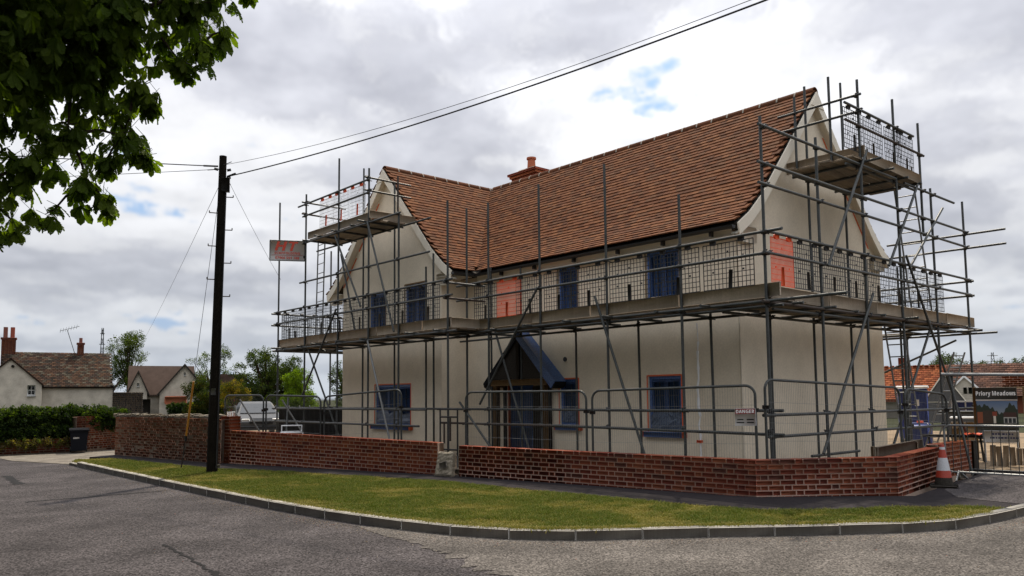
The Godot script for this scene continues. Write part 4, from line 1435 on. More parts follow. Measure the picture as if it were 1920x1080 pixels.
func barrier(label: String, at: Vector3, turn: float, w: float) -> void:
	var o := thing("pedestrian_barrier", label, "barrier", at, turn, "steel crowd barriers at the site entrance")
	var h := 0.94
	var lo := 0.14
	var c := 0.1
	var r := 0.018
	var pts := []
	for k in [[w / 2 - c, h - c, 0.0], [-w / 2 + c, h - c, PI / 2], [-w / 2 + c, lo + c, PI], [w / 2 - c, lo + c, PI * 1.5]]:
		for i in 5:
			var a: float = k[2] + PI / 2 * i / 4.0
			pts.append(Vector3(k[0] + cos(a) * c, k[1] + sin(a) * c, 0))
	var st := begin()
	for i in pts.size():
		add_rod(st, pts[i], pts[(i + 1) % pts.size()], r, r, 8, false)
	part(o, "frame", finish(st), M["steel_bright"])
	var n := int(w / 0.12)
	for i in range(1, n):
		var x := -w / 2 + w * i / n
		rod(o, "upright_bar", Vector3(x, lo, 0), Vector3(x, h, 0), 0.007, M["steel"], 6)
	for x in [-w / 2 + 0.2, w / 2 - 0.2]:
		for s in [-1.0, 1.0]:
			rod(o, "foot", Vector3(x, lo + 0.02, 0), Vector3(x + 0.04, 0.012, s * 0.3), 0.016, M["steel_bright"], 8)


func barriers() -> void:
	barrier("steel pedestrian barrier closing the site entrance beside the traffic cone", Vector3(-4.5, 0.0, -15.05), 3, 2.1)
	barrier("second steel pedestrian barrier continuing past the right edge of the view", Vector3(-2.3, 0.0, -15.5), -14, 2.1)
	# one laid flat is only seen as a rail on the ground
	var o := thing("ground_rail", "grey steel rail lying on the tarmac below the site entrance barrier", "rail", Vector3(-4.5, 0.03, -16.9), 4)
	block(o, "rail", Vector3(2.6, 0.05, 0.05), Vector3.ZERO, M["steel_bright"])


# ---------------------------------------------------------------- temporary fence panels
func fence_panel(label: String, a: Vector2, b: Vector2, top_a: float, top_b: float, m: Material, brace := false) -> Node3D:
	var l := a.distance_to(b)
	var d := Vector3(b.x - a.x, top_b - top_a, b.y - a.y)
	var o := thing("fence_panel", label, "fence panel", Vector3(a.x, 0, a.y), 0, "temporary steel mesh fence panels")
	var x := d.normalized()
	var h := (top_a + top_b) / 2.0
	o.basis = Basis(x, Vector3.UP, Vector3(-d.z, 0, d.x).normalized())
	o.position.y = top_a - h
	var c := 0.16
	var pts := [Vector3(0.02, 0.06, 0)]
	for i in 7:
		var t := PI - PI / 2 * i / 6.0
		pts.append(Vector3(0.02 + c + cos(t) * c, h - c + sin(t) * c, 0))
	for i in 7:
		var t := PI / 2 - PI / 2 * i / 6.0
		pts.append(Vector3(l - 0.02 - c + cos(t) * c, h - c + sin(t) * c, 0))
	pts.append(Vector3(l - 0.02, 0.06, 0))
	var st := begin()
	for i in pts.size() - 1:
		add_rod(st, pts[i], pts[i + 1], 0.0215, 0.0215, 8, true)
	add_rod(st, Vector3(0.02, 0.2, 0), Vector3(l - 0.02, 0.2, 0), 0.014, 0.014, 8, false)
	part(o, "frame", finish(st), m)
	st = begin()
	var n := int(l / 0.042)
	for i in range(1, n):
		var u := l * i / n
		var edge := minf(minf(u, l - u) - 0.02, c)
		var top := h - c + sqrt(maxf(c * c - (c - edge) * (c - edge), 0.0))
		add_rod(st, Vector3(u, 0.2, 0.004), Vector3(u, top, 0.004), 0.0016, 0.0016, 3, false)
	for y in [0.45, 0.72, 1.0, 1.32]:
		if y < h - 0.1:
			add_rod(st, Vector3(0.03, y, 0), Vector3(l - 0.03, y, 0), 0.0022, 0.0022, 3, false)
	part(o, "wire_mesh", finish(st), M["steel_bright"])
	for u in [0.02, l - 0.02]:
		block(o, "foot_block", Vector3(0.2, 0.12, 0.5), Vector3(u, 0.06, 0), M["concrete"], Basis(), 0.02)
		block(o, "clamp", Vector3(0.09, 0.06, 0.06), Vector3(u, 1.24, 0.0), M["coupler"])
	if brace:
		rod(o, "brace_tube", Vector3(0.55, h - 0.1, -0.03), Vector3(1.05, 0.25, -0.6), 0.02, M["steel_bright"])
	return o


func site_fences() -> void:
	var f: Material = M["steel"]
	fence_panel("steel mesh fence panel in front of the porch", Vector2(-12.66, -9.94), Vector2(-9.83, -10.48), 1.61, 1.6, f)
	var b := fence_panel("steel mesh fence panel carrying a small danger notice in front of the main wall", Vector2(-9.75, -10.5), Vector2(-6.8, -11.07), 1.6, 1.65, f)
	# danger notice tied to the mesh
	var d := thing("danger_notice", "small white plastic notice with a red DANGER band tied to the fence", "notice", Vector3(-6.95, 1.16, -11.0), b.rotation_degrees.y)
	d.basis = b.basis
	block(d, "notice_board", Vector3(0.34, 0.27, 0.008), Vector3(0, 0, 0.03), M["plastic_white"], Basis(), 0.003)
	block(d, "red_band", Vector3(0.31, 0.075, 0.004), Vector3(0, 0.085, 0.036), mat("notice_red", lin(0.42, 0.02, 0.03), 0.5))
	text(d, "lettering", "DANGER", 0.055, Transform3D(Basis(), Vector3(0, 0.085, 0.04)), M["white_paint"], 1.0)
	for v in [[-0.08, -0.04, 0.1], [0.08, -0.04, 0.11], [-0.08, -0.085, 0.12], [0.08, -0.085, 0.11]]:
		block(d, "print_mark", Vector3(v[2], 0.018, 0.003), Vector3(v[0], v[1], 0.0355), M["steel"])
	fence_panel("steel mesh fence panel beside the right gable end", Vector2(-6.72, -11.16), Vector2(-6.1, -14.6), 1.74, 1.6, f)
	fence_panel("steel mesh fence panel ending near the traffic cone", Vector2(-6.08, -14.7), Vector2(-5.84, -16.0), 1.59, 1.47, f)
	fence_panel("steel mesh fence panel nearest the brick pier, in front of the parked car", Vector2(-20.4, -8.15), Vector2(-18.95, -8.56), 1.62, 1.61, f, true)
	fence_panel("steel mesh fence panel in front of the black skip with a slanting brace", Vector2(-18.9, -8.58), Vector2(-17.05, -9.11), 1.61, 1.56, f, true)
	fence_panel("steel mesh fence panel overlapping the left wing window", Vector2(-16.98, -9.13), Vector2(-14.7, -9.8), 1.56, 1.7, f)
	# stacked props in the gap behind the slab
	var o := thing("steel_trestle", "dark steel trestle standing in the gap behind the leaning slab", "trestle", Vector3(-13.5, 0, -10.2), 12)
	for x in [-0.28, 0.2]:
		rod(o, "leg", Vector3(x, 0.01, 0), Vector3(x, 1.28, 0), 0.018, M["coupler"], 8)
		rod(o, "leg", Vector3(x, 0.3, 0), Vector3(x + 0.16, 0.01, 0.2), 0.014, M["coupler"], 8)
		rod(o, "leg", Vector3(x, 0.3, 0), Vector3(x - 0.16, 0.01, -0.2), 0.014, M["coupler"], 8)
	for v in [[1.26, -0.36, 0.34], [1.1, -0.28, 0.2], [0.42, -0.28, 0.2]]:
		rod(o, "cross_bar", Vector3(v[1], v[0], 0), Vector3(v[2], v[0], 0), 0.018, M["coupler"], 8)
	rod(o, "prop", Vector3(-0.15, 0.55, 0.02), Vector3(-0.15, 1.0, 0.02), 0.02, M["steel_rust"], 8)
	rod(o, "prop", Vector3(0.02, 0.6, 0.02), Vector3(0.02, 1.1, 0.02), 0.02, M["steel_rust"], 8)


# ---------------------------------------------------------------- things on the building site
func site_things() -> void:
	var blue := mat("site_blue", lin(0.03, 0.06, 0.28), 0.45, 0.2, 0.6)
	# weathered boards behind the side wall
	var o := thing("timber_board", "long weathered grey timber board standing on edge behind the brick wall", "board")
	block(o, "plank", Vector3(2.6, 0.24, 0.05), Vector3(-5.78, 0.56, -13.75), M["board3"], Basis(Vector3.UP, deg_to_rad(98)))
	for z in [-12.9, -14.6]:
		block(o, "peg", Vector3(0.05, 0.66, 0.05), Vector3(-5.86, 0.33, z), M["board1"])
	# portable toilet
	o = thing("portable_toilet", "blue portable toilet cabin standing behind the scaffold braces", "toilet", Vector3(-10.9, 0, -27.0), 25)
	block(o, "cabin", Vector3(0.85, 1.6, 0.85), Vector3(0, 0.85, 0), blue, Basis(), 0.04)
	block(o, "roof", Vector3(0.92, 0.1, 0.92), Vector3(0, 1.7, 0), M["plastic_white"], Basis(), 0.04)
	block(o, "door", Vector3(0.56, 1.35, 0.03), Vector3(0.02, 0.8, 0.43), mat("site_blue_door", lin(0.02, 0.04, 0.2), 0.4))
	block(o, "door_sign", Vector3(0.12, 0.2, 0.01), Vector3(0.1, 1.2, 0.45), M["plastic_white"])
	# blue drum-like mixer and clutter
	o = thing("water_tank", "blue plastic water tank on white pallet near the scaffold foot", "tank", Vector3(-8.8, 0, -22.2), 15)
	block(o, "tank", Vector3(0.55, 0.6, 0.5), Vector3(0, 0.42, 0), blue, Basis(), 0.08)
	block(o, "pallet", Vector3(0.7, 0.12, 0.6), Vector3(0, 0.06, 0), M["board2"])
	rod(o, "cap", Vector3(0, 0.7, 0), Vector3(0, 0.77, 0), 0.08, M["plastic_orange"])
	o = thing("work_bench", "low dark trestle bench with an orange cloth beside the side wall", "bench", Vector3(-6.9, 0, -19.2), 20)
	block(o, "bench_top", Vector3(1.3, 0.05, 0.35), Vector3(0, 0.55, 0), M["dark_timber"])
	for x in [-0.5, 0.5]:
		for s in [-1.0, 1.0]:
			rod(o, "leg", Vector3(x, 0.55, 0), Vector3(x + 0.05, 0.01, s * 0.22), 0.022, M["dark_timber"], 8)
	o = thing("orange_cloth", "small orange cloth draped on the dark trestle bench", "cloth", Vector3(-6.55, 0.58, -19.3), 20)
	var st := begin()
	for i in 6:
		for j in 4:
			var q := []
			for k in [Vector2(i, j), Vector2(i + 1, j), Vector2(i + 1, j + 1), Vector2(i, j + 1)]:
				q.append(Vector3(k.x * 0.06 - 0.18, 0.02 + 0.025 * sin(k.x * 1.7 + k.y * 2.3), k.y * 0.06 - 0.12))
			quad(st, q[0], q[1], q[2], q[3])
	part(o, "cloth", finish(st), M["plastic_orange"])
	# grey skip and stacked blocks
	o = thing("rubble_skip", "grey steel skip half hidden behind the scaffold near the gabled porch houses", "skip", Vector3(-9.3, 0, -27.5), 18)
	part(o, "skip_body", prism([Vector2(-0.9, 0.9), Vector2(-0.62, 0.08), Vector2(0.62, 0.08), Vector2(0.9, 0.9)], -0.5, 0.5), mat("skip_grey", lin(0.06, 0.062, 0.062), 0.7, 0.3, 0.5))
	block(o, "rim", Vector3(1.86, 0.06, 1.06), Vector3(0, 0.9, 0), M["steel"])
	for x in [-0.45, 0.45]:
		block(o, "rib", Vector3(0.05, 0.78, 0.04), Vector3(x, 0.5, 0.52), M["steel"])
	o = thing("brick_pack", "shrink wrapped pack of tan blocks on a pallet behind the barrier", "block pack", Vector3(-7.9, 0, -22.6), 18)
	for j in 4:
		for i in 3:
			block(o, "block", Vector3(0.17, 0.155, 0.42), Vector3(-0.18 + i * 0.18, 0.18 + j * 0.162, 0), [M["board0"], M["board2"], M["timber"]][(i + j) % 3], Basis(), 0.008)
	block(o, "pallet", Vector3(0.6, 0.1, 0.5), Vector3(0, 0.05, 0), M["board1"])
	block(o, "top_wrap", Vector3(0.56, 0.05, 0.46), Vector3(0, 0.86, 0), M["plastic_white"], Basis(), 0.015)
	o = thing("blue_banner", "dark blue site banner on a white frame behind the block pack", "banner", Vector3(-9.9, 0, -28.3), 19)
	block(o, "banner_sheet", Vector3(0.75, 0.5, 0.02), Vector3(0.1, 0.95, 0), blue)
	for x in [-0.28, 0.12, 0.48]:
		block(o, "post", Vector3(0.04, 1.25, 0.04), Vector3(x, 0.62, 0.02), M["white_paint"])
	block(o, "rail", Vector3(0.78, 0.04, 0.04), Vector3(0.1, 1.22, 0.02), M["white_paint"])
	hoarding()
	# stacked timber beyond the entrance
	o = thing("timber_stack", "stack of tan timber boards behind the entrance barrier", "timber", Vector3(-5.3, 0, -18.6), 14)
	for i in 12:
		block(o, "plank", Vector3(0.105, 0.34 + rng.randf() * 0.12, 0.035), Vector3(-0.62 + i * 0.115, 0.2, 0.02 * (i % 3)), M["toe%d" % (i % 2)], Basis(Vector3.BACK, rng.randf_range(-0.05, 0.05)))
	for y in [0.12, 0.3]:
		block(o, "batten", Vector3(0.7, 0.05, 0.05), Vector3(0.3, y, 0.08), M["dark_timber"])
	o = thing("lifting_tube", "long pale steel tube held level above the site entrance", "tube", Vector3(-5.31, 0, -16.15), 18.2)
	rod(o, "tube", Vector3(-0.62, 1.85, 0), Vector3(2.4, 1.76, 0), 0.03, M["steel_bright"])
	rod(o, "support", Vector3(-0.45, 0.01, -0.25), Vector3(-0.45, 1.9, -0.05), 0.022, M["steel"])
	rod(o, "support", Vector3(-0.2, 0.01, 0.2), Vector3(-0.5, 1.85, -0.02), 0.022, M["steel"])
	rod(o, "support", Vector3(2.3, 0.01, 0.0), Vector3(2.3, 1.78, 0.0), 0.022, M["steel"])
	# left side of the plot
	o = thing("black_skip", "large black steel container behind the fence at the left of the house", "skip", Vector3(-22.6, 0, -11.9), 63)
	var black := mat("black_steel", lin(0.012, 0.012, 0.014), 0.55, 0.3, 0.6)
	block(o, "container_body", Vector3(2.3, 1.22, 1.0), Vector3(0.05, 0.62, -0.2), black, Basis(), 0.02)
	for y in [0.45, 0.85, 1.24]:
		block(o, "side_rail", Vector3(2.36, 0.06, 0.05), Vector3(0.05, y, 0.325), M["coupler"])
	for x in [-0.95, -0.3, 0.35, 1.0]:
		block(o, "side_rib", Vector3(0.06, 1.16, 0.04), Vector3(x, 0.62, 0.318), black)
	for i in 5:
		block(o, "lashing_hook", Vector3(0.03, 0.05, 0.03), Vector3(-0.8 + i * 0.3, 1.29, 0.31), M["white_paint"])
	o = thing("white_crate", "white plastic crate with a carrying frame standing behind the low wall", "crate", Vector3(-17.97, 0, -8.79), 64)
	block(o, "stand", Vector3(0.5, 0.55, 0.34), Vector3(0.02, 0.275, 0), M["board1"])
	block(o, "crate_body", Vector3(0.54, 0.18, 0.36), Vector3(0.03, 0.65, 0), M["plastic_white"], Basis(), 0.03)
	for x in [-0.2, 0.26]:
		rod(o, "frame_post", Vector3(x, 0.7, 0.12), Vector3(x, 0.88, 0.12), 0.014, M["plastic_white"], 8)
	rod(o, "frame_top", Vector3(-0.21, 0.88, 0.12), Vector3(0.27, 0.88, 0.12), 0.014, M["plastic_white"], 8)
	car()


func hoarding() -> void:
	var o := thing("site_hoarding", "dark grey development board titled Priory Meadows with a picture of houses", "sign board", Vector3(-6.28, 0, -20.04), 17.4)
	var grey := mat("sign_grey", lin(0.055, 0.066, 0.07), 0.6)
	block(o, "header_panel", Vector3(0.8, 0.27, 0.03), Vector3(0, 1.48, 0), grey)
	text(o, "lettering", "Priory Meadows", 0.1, Transform3D(Basis().scaled(Vector3(0.74, 1, 1)), Vector3(-0.01, 1.48, 0.018)), M["white_paint"], 1.0)
	block(o, "white_strip", Vector3(0.8, 0.03, 0.03), Vector3(0, 1.33, 0.002), M["plastic_white"])
	# printed picture of houses and trees under a blue sky
	var im := Image.create(192, 128, false, Image.FORMAT_RGB8)
	var r := RandomNumberGenerator.new()
	r.seed = 3
	for y in 128:
		for x in 192:
			var c := Color(0.30, 0.38, 0.5).lerp(Color(0.5, 0.53, 0.55), y / 80.0)
			var tree_top := 52.0 + 16.0 * sin(x * 0.07) + 6.0 * sin(x * 0.31)
			if x < 60:
				tree_top -= 40.0 * smoothstep(62.0, 40.0, x)
			if x > 130:
				tree_top -= 22.0 * smoothstep(130.0, 160.0, x)
			if y > tree_top:
				c = Color(0.09, 0.13, 0.07) * r.randf_range(0.7, 1.5)
			im.set_pixel(x, y, c)
	im.fill_rect(Rect2i(2, 60, 26, 68), Color(0.50, 0.27, 0.15))
	im.fill_rect(Rect2i(28, 52, 46, 76), Color(0.20, 0.15, 0.10))
	im.fill_rect(Rect2i(74, 58, 22, 24), Color(0.48, 0.2, 0.12))
	im.fill_rect(Rect2i(78, 82, 12, 40), Color(0.75, 0.73, 0.68))
	im.fill_rect(Rect2i(126, 62, 60, 26), Color(0.22, 0.12, 0.09))
	im.fill_rect(Rect2i(126, 88, 60, 36), Color(0.62, 0.62, 0.6))
	for k in 3:
		im.fill_rect(Rect2i(130 + k * 19, 94, 14, 26), Color(0.10, 0.12, 0.13))
	im.fill_rect(Rect2i(0, 122, 192, 6), Color(0.12, 0.13, 0.11))
	var p := mat("poster_print", Color.WHITE, 0.5)
	p.albedo_texture = ImageTexture.create_from_image(im)
	var q := QuadMesh.new()
	q.size = Vector2(0.78, 0.52)
	block(o, "picture_backing", Vector3(0.8, 0.54, 0.03), Vector3(0, 1.045, -0.004), grey)
	part(o, "picture_print", q, p, Transform3D(Basis(), Vector3(0, 1.05, 0.014)))
	block(o, "lower_panel", Vector3(0.8, 0.12, 0.03), Vector3(0, 0.71, 0), grey)
	for x in [-0.42, 0.37]:
		block(o, "post", Vector3(0.06, 1.62, 0.06), Vector3(x, 0.81, -0.05), M["timber"])
	# white notice below, with lines of small blue print
	var n := thing("white_notice", "white notice with two lines of blue print below the dark development board", "notice", Vector3(-6.0, 0, -19.3), 17.4)
	block(n, "notice_board", Vector3(0.66, 0.24, 0.02), Vector3(0.0, 0.56, 0), M["plastic_white"])
	var ink := mat("blue_ink", lin(0.06, 0.07, 0.2), 0.6)
	for v in [[0.61, -0.16, 0.4], [0.53, -0.2, 0.48]]:
		var x: float = v[1]
		while x < v[1] + v[2]:
			var w := rng.randf_range(0.02, 0.06)
			block(n, "print_mark", Vector3(w, 0.035, 0.003), Vector3(x + w / 2, v[0], 0.0115), ink)
			x += w + 0.018
	for x in [-0.3, 0.3]:
		block(n, "post", Vector3(0.03, 0.68, 0.03), Vector3(x, 0.34, -0.03), M["white_paint"])
	var t := thing("timber_post", "tall tan slotted timber post at the right edge beside the development board", "post", Vector3(-5.5, 0, -19.25), 16.2)
	block(t, "post_body", Vector3(0.16, 1.62, 0.12), Vector3(0.05, 0.81, 0), M["board2"])
	for k in 4:
		block(t, "slot_block", Vector3(0.1, 0.035, 0.02), Vector3(0.06, 0.95 + k * 0.17, 0.065), M["dark_timber"] if k % 2 else M["board0"])


# a small hatchback seen from the front
func car() -> void:
	var o := thing("parked_car", "silver grey car parked behind the fence panels, its windscreen facing the lane", "car", Vector3(-32.2, 0, -14.2), 72)
	var paint := mat("car_paint", lin(0.035, 0.037, 0.04), 0.35)
	var side := [Vector2(-1.9, 0.3), Vector2(1.95, 0.3), Vector2(2.0, 0.62), Vector2(1.9, 0.78), Vector2(1.0, 0.93), Vector2(0.9, 0.95), Vector2(-1.75, 0.95), Vector2(-1.95, 0.8)]
	var cab := [Vector2(0.95, 0.94), Vector2(0.22, 1.36), Vector2(-0.3, 1.43), Vector2(-1.1, 1.4), Vector2(-1.75, 0.94)]
	var turn := Basis(Vector3.UP, -PI / 2)
	part(o, "body", prism(side, -0.82, 0.82, Transform3D(turn, Vector3.ZERO)), paint)
	var st := begin()
	for i in cab.size() - 1:
		var a: Vector2 = cab[i]
		var b: Vector2 = cab[i + 1]
		var wa := 0.8 - (a.y - 0.94) * 0.45
		var wb := 0.8 - (b.y - 0.94) * 0.45
		quad(st, turn * Vector3(a.x, a.y, wa), turn * Vector3(b.x, b.y, wb), turn * Vector3(b.x, b.y, -wb), turn * Vector3(a.x, a.y, -wa))
		for s in [-1.0, 1.0]:
			tri(st, turn * Vector3(a.x, a.y, wa * s), turn * Vector3(b.x, b.y, wb * s), turn * Vector3(-0.4, 0.94, 0.8 * s))
	part(o, "cabin", finish(st), paint)
	var gl := mat("car_glass", lin(0.02, 0.024, 0.028), 0.04)
	gl.metallic_specular = 0.8
	st = begin()
	quad(st, turn * Vector3(0.95, 0.975, 0.72), turn * Vector3(0.27, 1.352, 0.56), turn * Vector3(0.27, 1.352, -0.56), turn * Vector3(0.95, 0.975, -0.72))
	part(o, "windscreen", finish(st), gl)
	for s in [-1.0, 1.0]:
		part(o, "side_window", prism([Vector2(0.62, 0.99), Vector2(0.14, 1.29), Vector2(-0.95, 1.31), Vector2(-1.35, 0.99)], 0.80 * s, 0.815 * s, Transform3D(turn, Vector3(0, 0, 0))), gl)
		block(o, "headlight", Vector3(0.32, 0.14, 0.1), Vector3(0.58 * s, 0.7, 1.93), M["plastic_white"], Basis(), 0.03)
		block(o, "wing_mirror", Vector3(0.16, 0.1, 0.08), Vector3(0.93 * s, 1.0, 0.7), paint, Basis(), 0.03)
		for z in [-1.2, 1.3]:
			var w := group_part(o, "wheel", Transform3D(Basis(Vector3.BACK, PI / 2), Vector3(0.78 * s, 0.3, z)))
			part(w, "tyre", rod_mesh(0.3, 24), M["gutter"], Transform3D(Basis().scaled(Vector3(1, 0.2, 1)), Vector3.ZERO))
			part(w, "rim", rod_mesh(0.19, 20), M["steel_bright"], Transform3D(Basis().scaled(Vector3(1, 0.21, 1)), Vector3.ZERO))
	block(o, "bumper", Vector3(1.66, 0.16, 0.12), Vector3(0, 0.4, 1.98), paint, Basis(), 0.04)
	block(o, "grille", Vector3(0.9, 0.12, 0.03), Vector3(0, 0.6, 2.0), M["gutter"])


# ---------------------------------------------------------------- foliage
func clump_mesh(n: int, leaf: float, sd: int) -> ArrayMesh:
	var r := RandomNumberGenerator.new()
	r.seed = sd
	var st := begin()
	for i in n:
		var p := Vector3(r.randfn(), r.randfn(), r.randfn()).normalized() * pow(r.randf(), 0.5) * 0.5
		var b := Basis.from_euler(Vector3(r.randf() * TAU, r.randf() * TAU, r.randf() * TAU))
		var l := leaf * r.randf_range(0.7, 1.3)
		quad(st, p - b.x * l * 0.5, p + b.y * l * 0.28 + b.z * l * 0.08, p + b.x * l * 0.5, p - b.y * l * 0.28 + b.z * l * 0.08)
	return finish(st)


func foliage(parent: Node3D, called: String, blobs: Array, density: float, size: float, tones: Array, clump: ArrayMesh) -> void:
	var places := []
	var cols := []
	for v in blobs:
		var c: Vector3 = v[0]
		var r: Vector3 = v[1]
		var n := int(density * 3.4 * 4.19 * r.x * r.y * r.z / (size * size * size)) + 4
		for i in n:
			var d := Vector3(rng.randfn(), rng.randfn(), rng.randfn()).normalized()
			var p := c + d * r * pow(rng.randf(), 0.28)
			var s := size * rng.randf_range(0.6, 1.35)
			places.append(Transform3D(Basis.from_euler(Vector3(rng.randf() * TAU, rng.randf() * TAU, 0)).scaled(Vector3.ONE * s), p))
			var t: Color = tones[rng.randi() % tones.size()]
			cols.append(t * rng.randf_range(0.75, 1.25))
	scatter(parent, called, clump, M["leaf"], places, cols)


func tree(called: String, label: String, at: Vector3, trunk_h: float, trunk_r: float, blobs: Array, density: float, size: float, tones: Array, group := "") -> void:
	var o := thing(called, label, "tree", at, 0, group)
	var st := begin()
	add_rod(st, Vector3(0, -0.2, 0), Vector3(0, trunk_h, 0), trunk_r, trunk_r * 0.6, 9)
	for v in blobs:
		add_rod(st, Vector3(0, trunk_h * 0.8, 0), v[0], trunk_r * 0.45, trunk_r * 0.1, 6)
	part(o, "trunk", finish(st), M["bark"])
	foliage(o, "crown", blobs, density, size, tones, clump_mesh(26, 0.24, 4))


func puff(n: int, centre: Vector3, spread: Vector3, r: float) -> Array:
	var out := []
	for i in n:
		var d := Vector3(rng.randf_range(-1, 1), rng.randf_range(-1, 1), rng.randf_range(-1, 1)) * spread
		out.append([centre + d, Vector3.ONE * r * rng.randf_range(0.6, 1.15)])
	return out


func roof_pair(o: Node3D, half: float, eave: float, ridge: float, x0: float, x1: float, z: float, over: float, m: Material, hip := 0.0) -> void:
	for s in [-1.0, 1.0]:
		var st := begin()
		var e := half + over
		var ey := eave - over * (ridge - eave) / half
		for dy in [0.0, -0.14]:
			quad(st, Vector3(x0, ridge + dy, z), Vector3(x1, ridge + dy, z), Vector3(x1 + hip, ey + dy, z + s * e), Vector3(x0, ey + dy, z + s * e))
		quad(st, Vector3(x0, ey, z + s * e), Vector3(x1 + hip, ey, z + s * e), Vector3(x1 + hip, ey - 0.14, z + s * e), Vector3(x0, ey - 0.14, z + s * e))
		quad(st, Vector3(x1, ridge, z), Vector3(x1 + hip, ey, z + s * e), Vector3(x1 + hip, ey - 0.14, z + s * e), Vector3(x1, ridge - 0.14, z))
		quad(st, Vector3(x0, ridge, z), Vector3(x0, ey, z + s * e), Vector3(x0, ey - 0.14, z + s * e), Vector3(x0, ridge - 0.14, z))
		part(o, "roof_slope", finish(st), m)


# courses of roof tiles, joined, on the slope that faces the lane
func roof_courses(o: Node3D, half: float, eave: float, ridge: float, x0: float, x1: float, z: float, over: float, tones: Array, gauge: float, wide: float) -> void:
	var places := []
	var cols := []
	var top := Vector3(0, ridge + 0.01, z)
	var ey := eave - over * (ridge - eave) / half
	var low := Vector3(0, ey + 0.01, z + half + over)
	var d := (low - top).normalized()
	var out := d.cross(Vector3.RIGHT) * -1.0
	if out.y < 0:
		out = -out
	var n := int(top.distance_to(low) / gauge)
	for j in n + 1:
		var x := x0 + (wide / 2 if j % 2 else 0.0)
		while x < x1:
			var b := Basis(Vector3.RIGHT, out, d) * Basis(Vector3.RIGHT, -0.12 + rng.randf_range(-0.03, 0.03))
			places.append(Transform3D(b.scaled_local(Vector3(wide * 0.96, 0.03, gauge * 1.3)), top + d * (gauge * (j + 0.4)) + Vector3(x + wide / 2, 0, 0) + out * 0.03))
			cols.append(tones[rng.randi() % tones.size()] * rng.randf_range(0.75, 1.3))
			x += wide
	scatter(o, "roof_tile", bevel_box(Vector3.ONE, 0.04), M["tile_tint"], places, cols)


func cottage_window(o: Node3D, at: Vector3, w: float, h: float) -> void:
	var q := group_part(o, "window", Transform3D(Basis(), at))
	block(q, "frame", Vector3(w, h, 0.06), Vector3.ZERO, M["white_paint"])
	for i in 2:
		for j in 2:
			block(q, "pane", Vector3(w * 0.32, h * 0.34, 0.02), Vector3((i - 0.5) * w * 0.42, (j - 0.48) * h * 0.42, 0.03), M["glass_dark"])
	block(q, "sill", Vector3(w * 1.15, 0.07, 0.16), Vector3(0, -h / 2 - 0.04, 0.05), M["white_paint"])


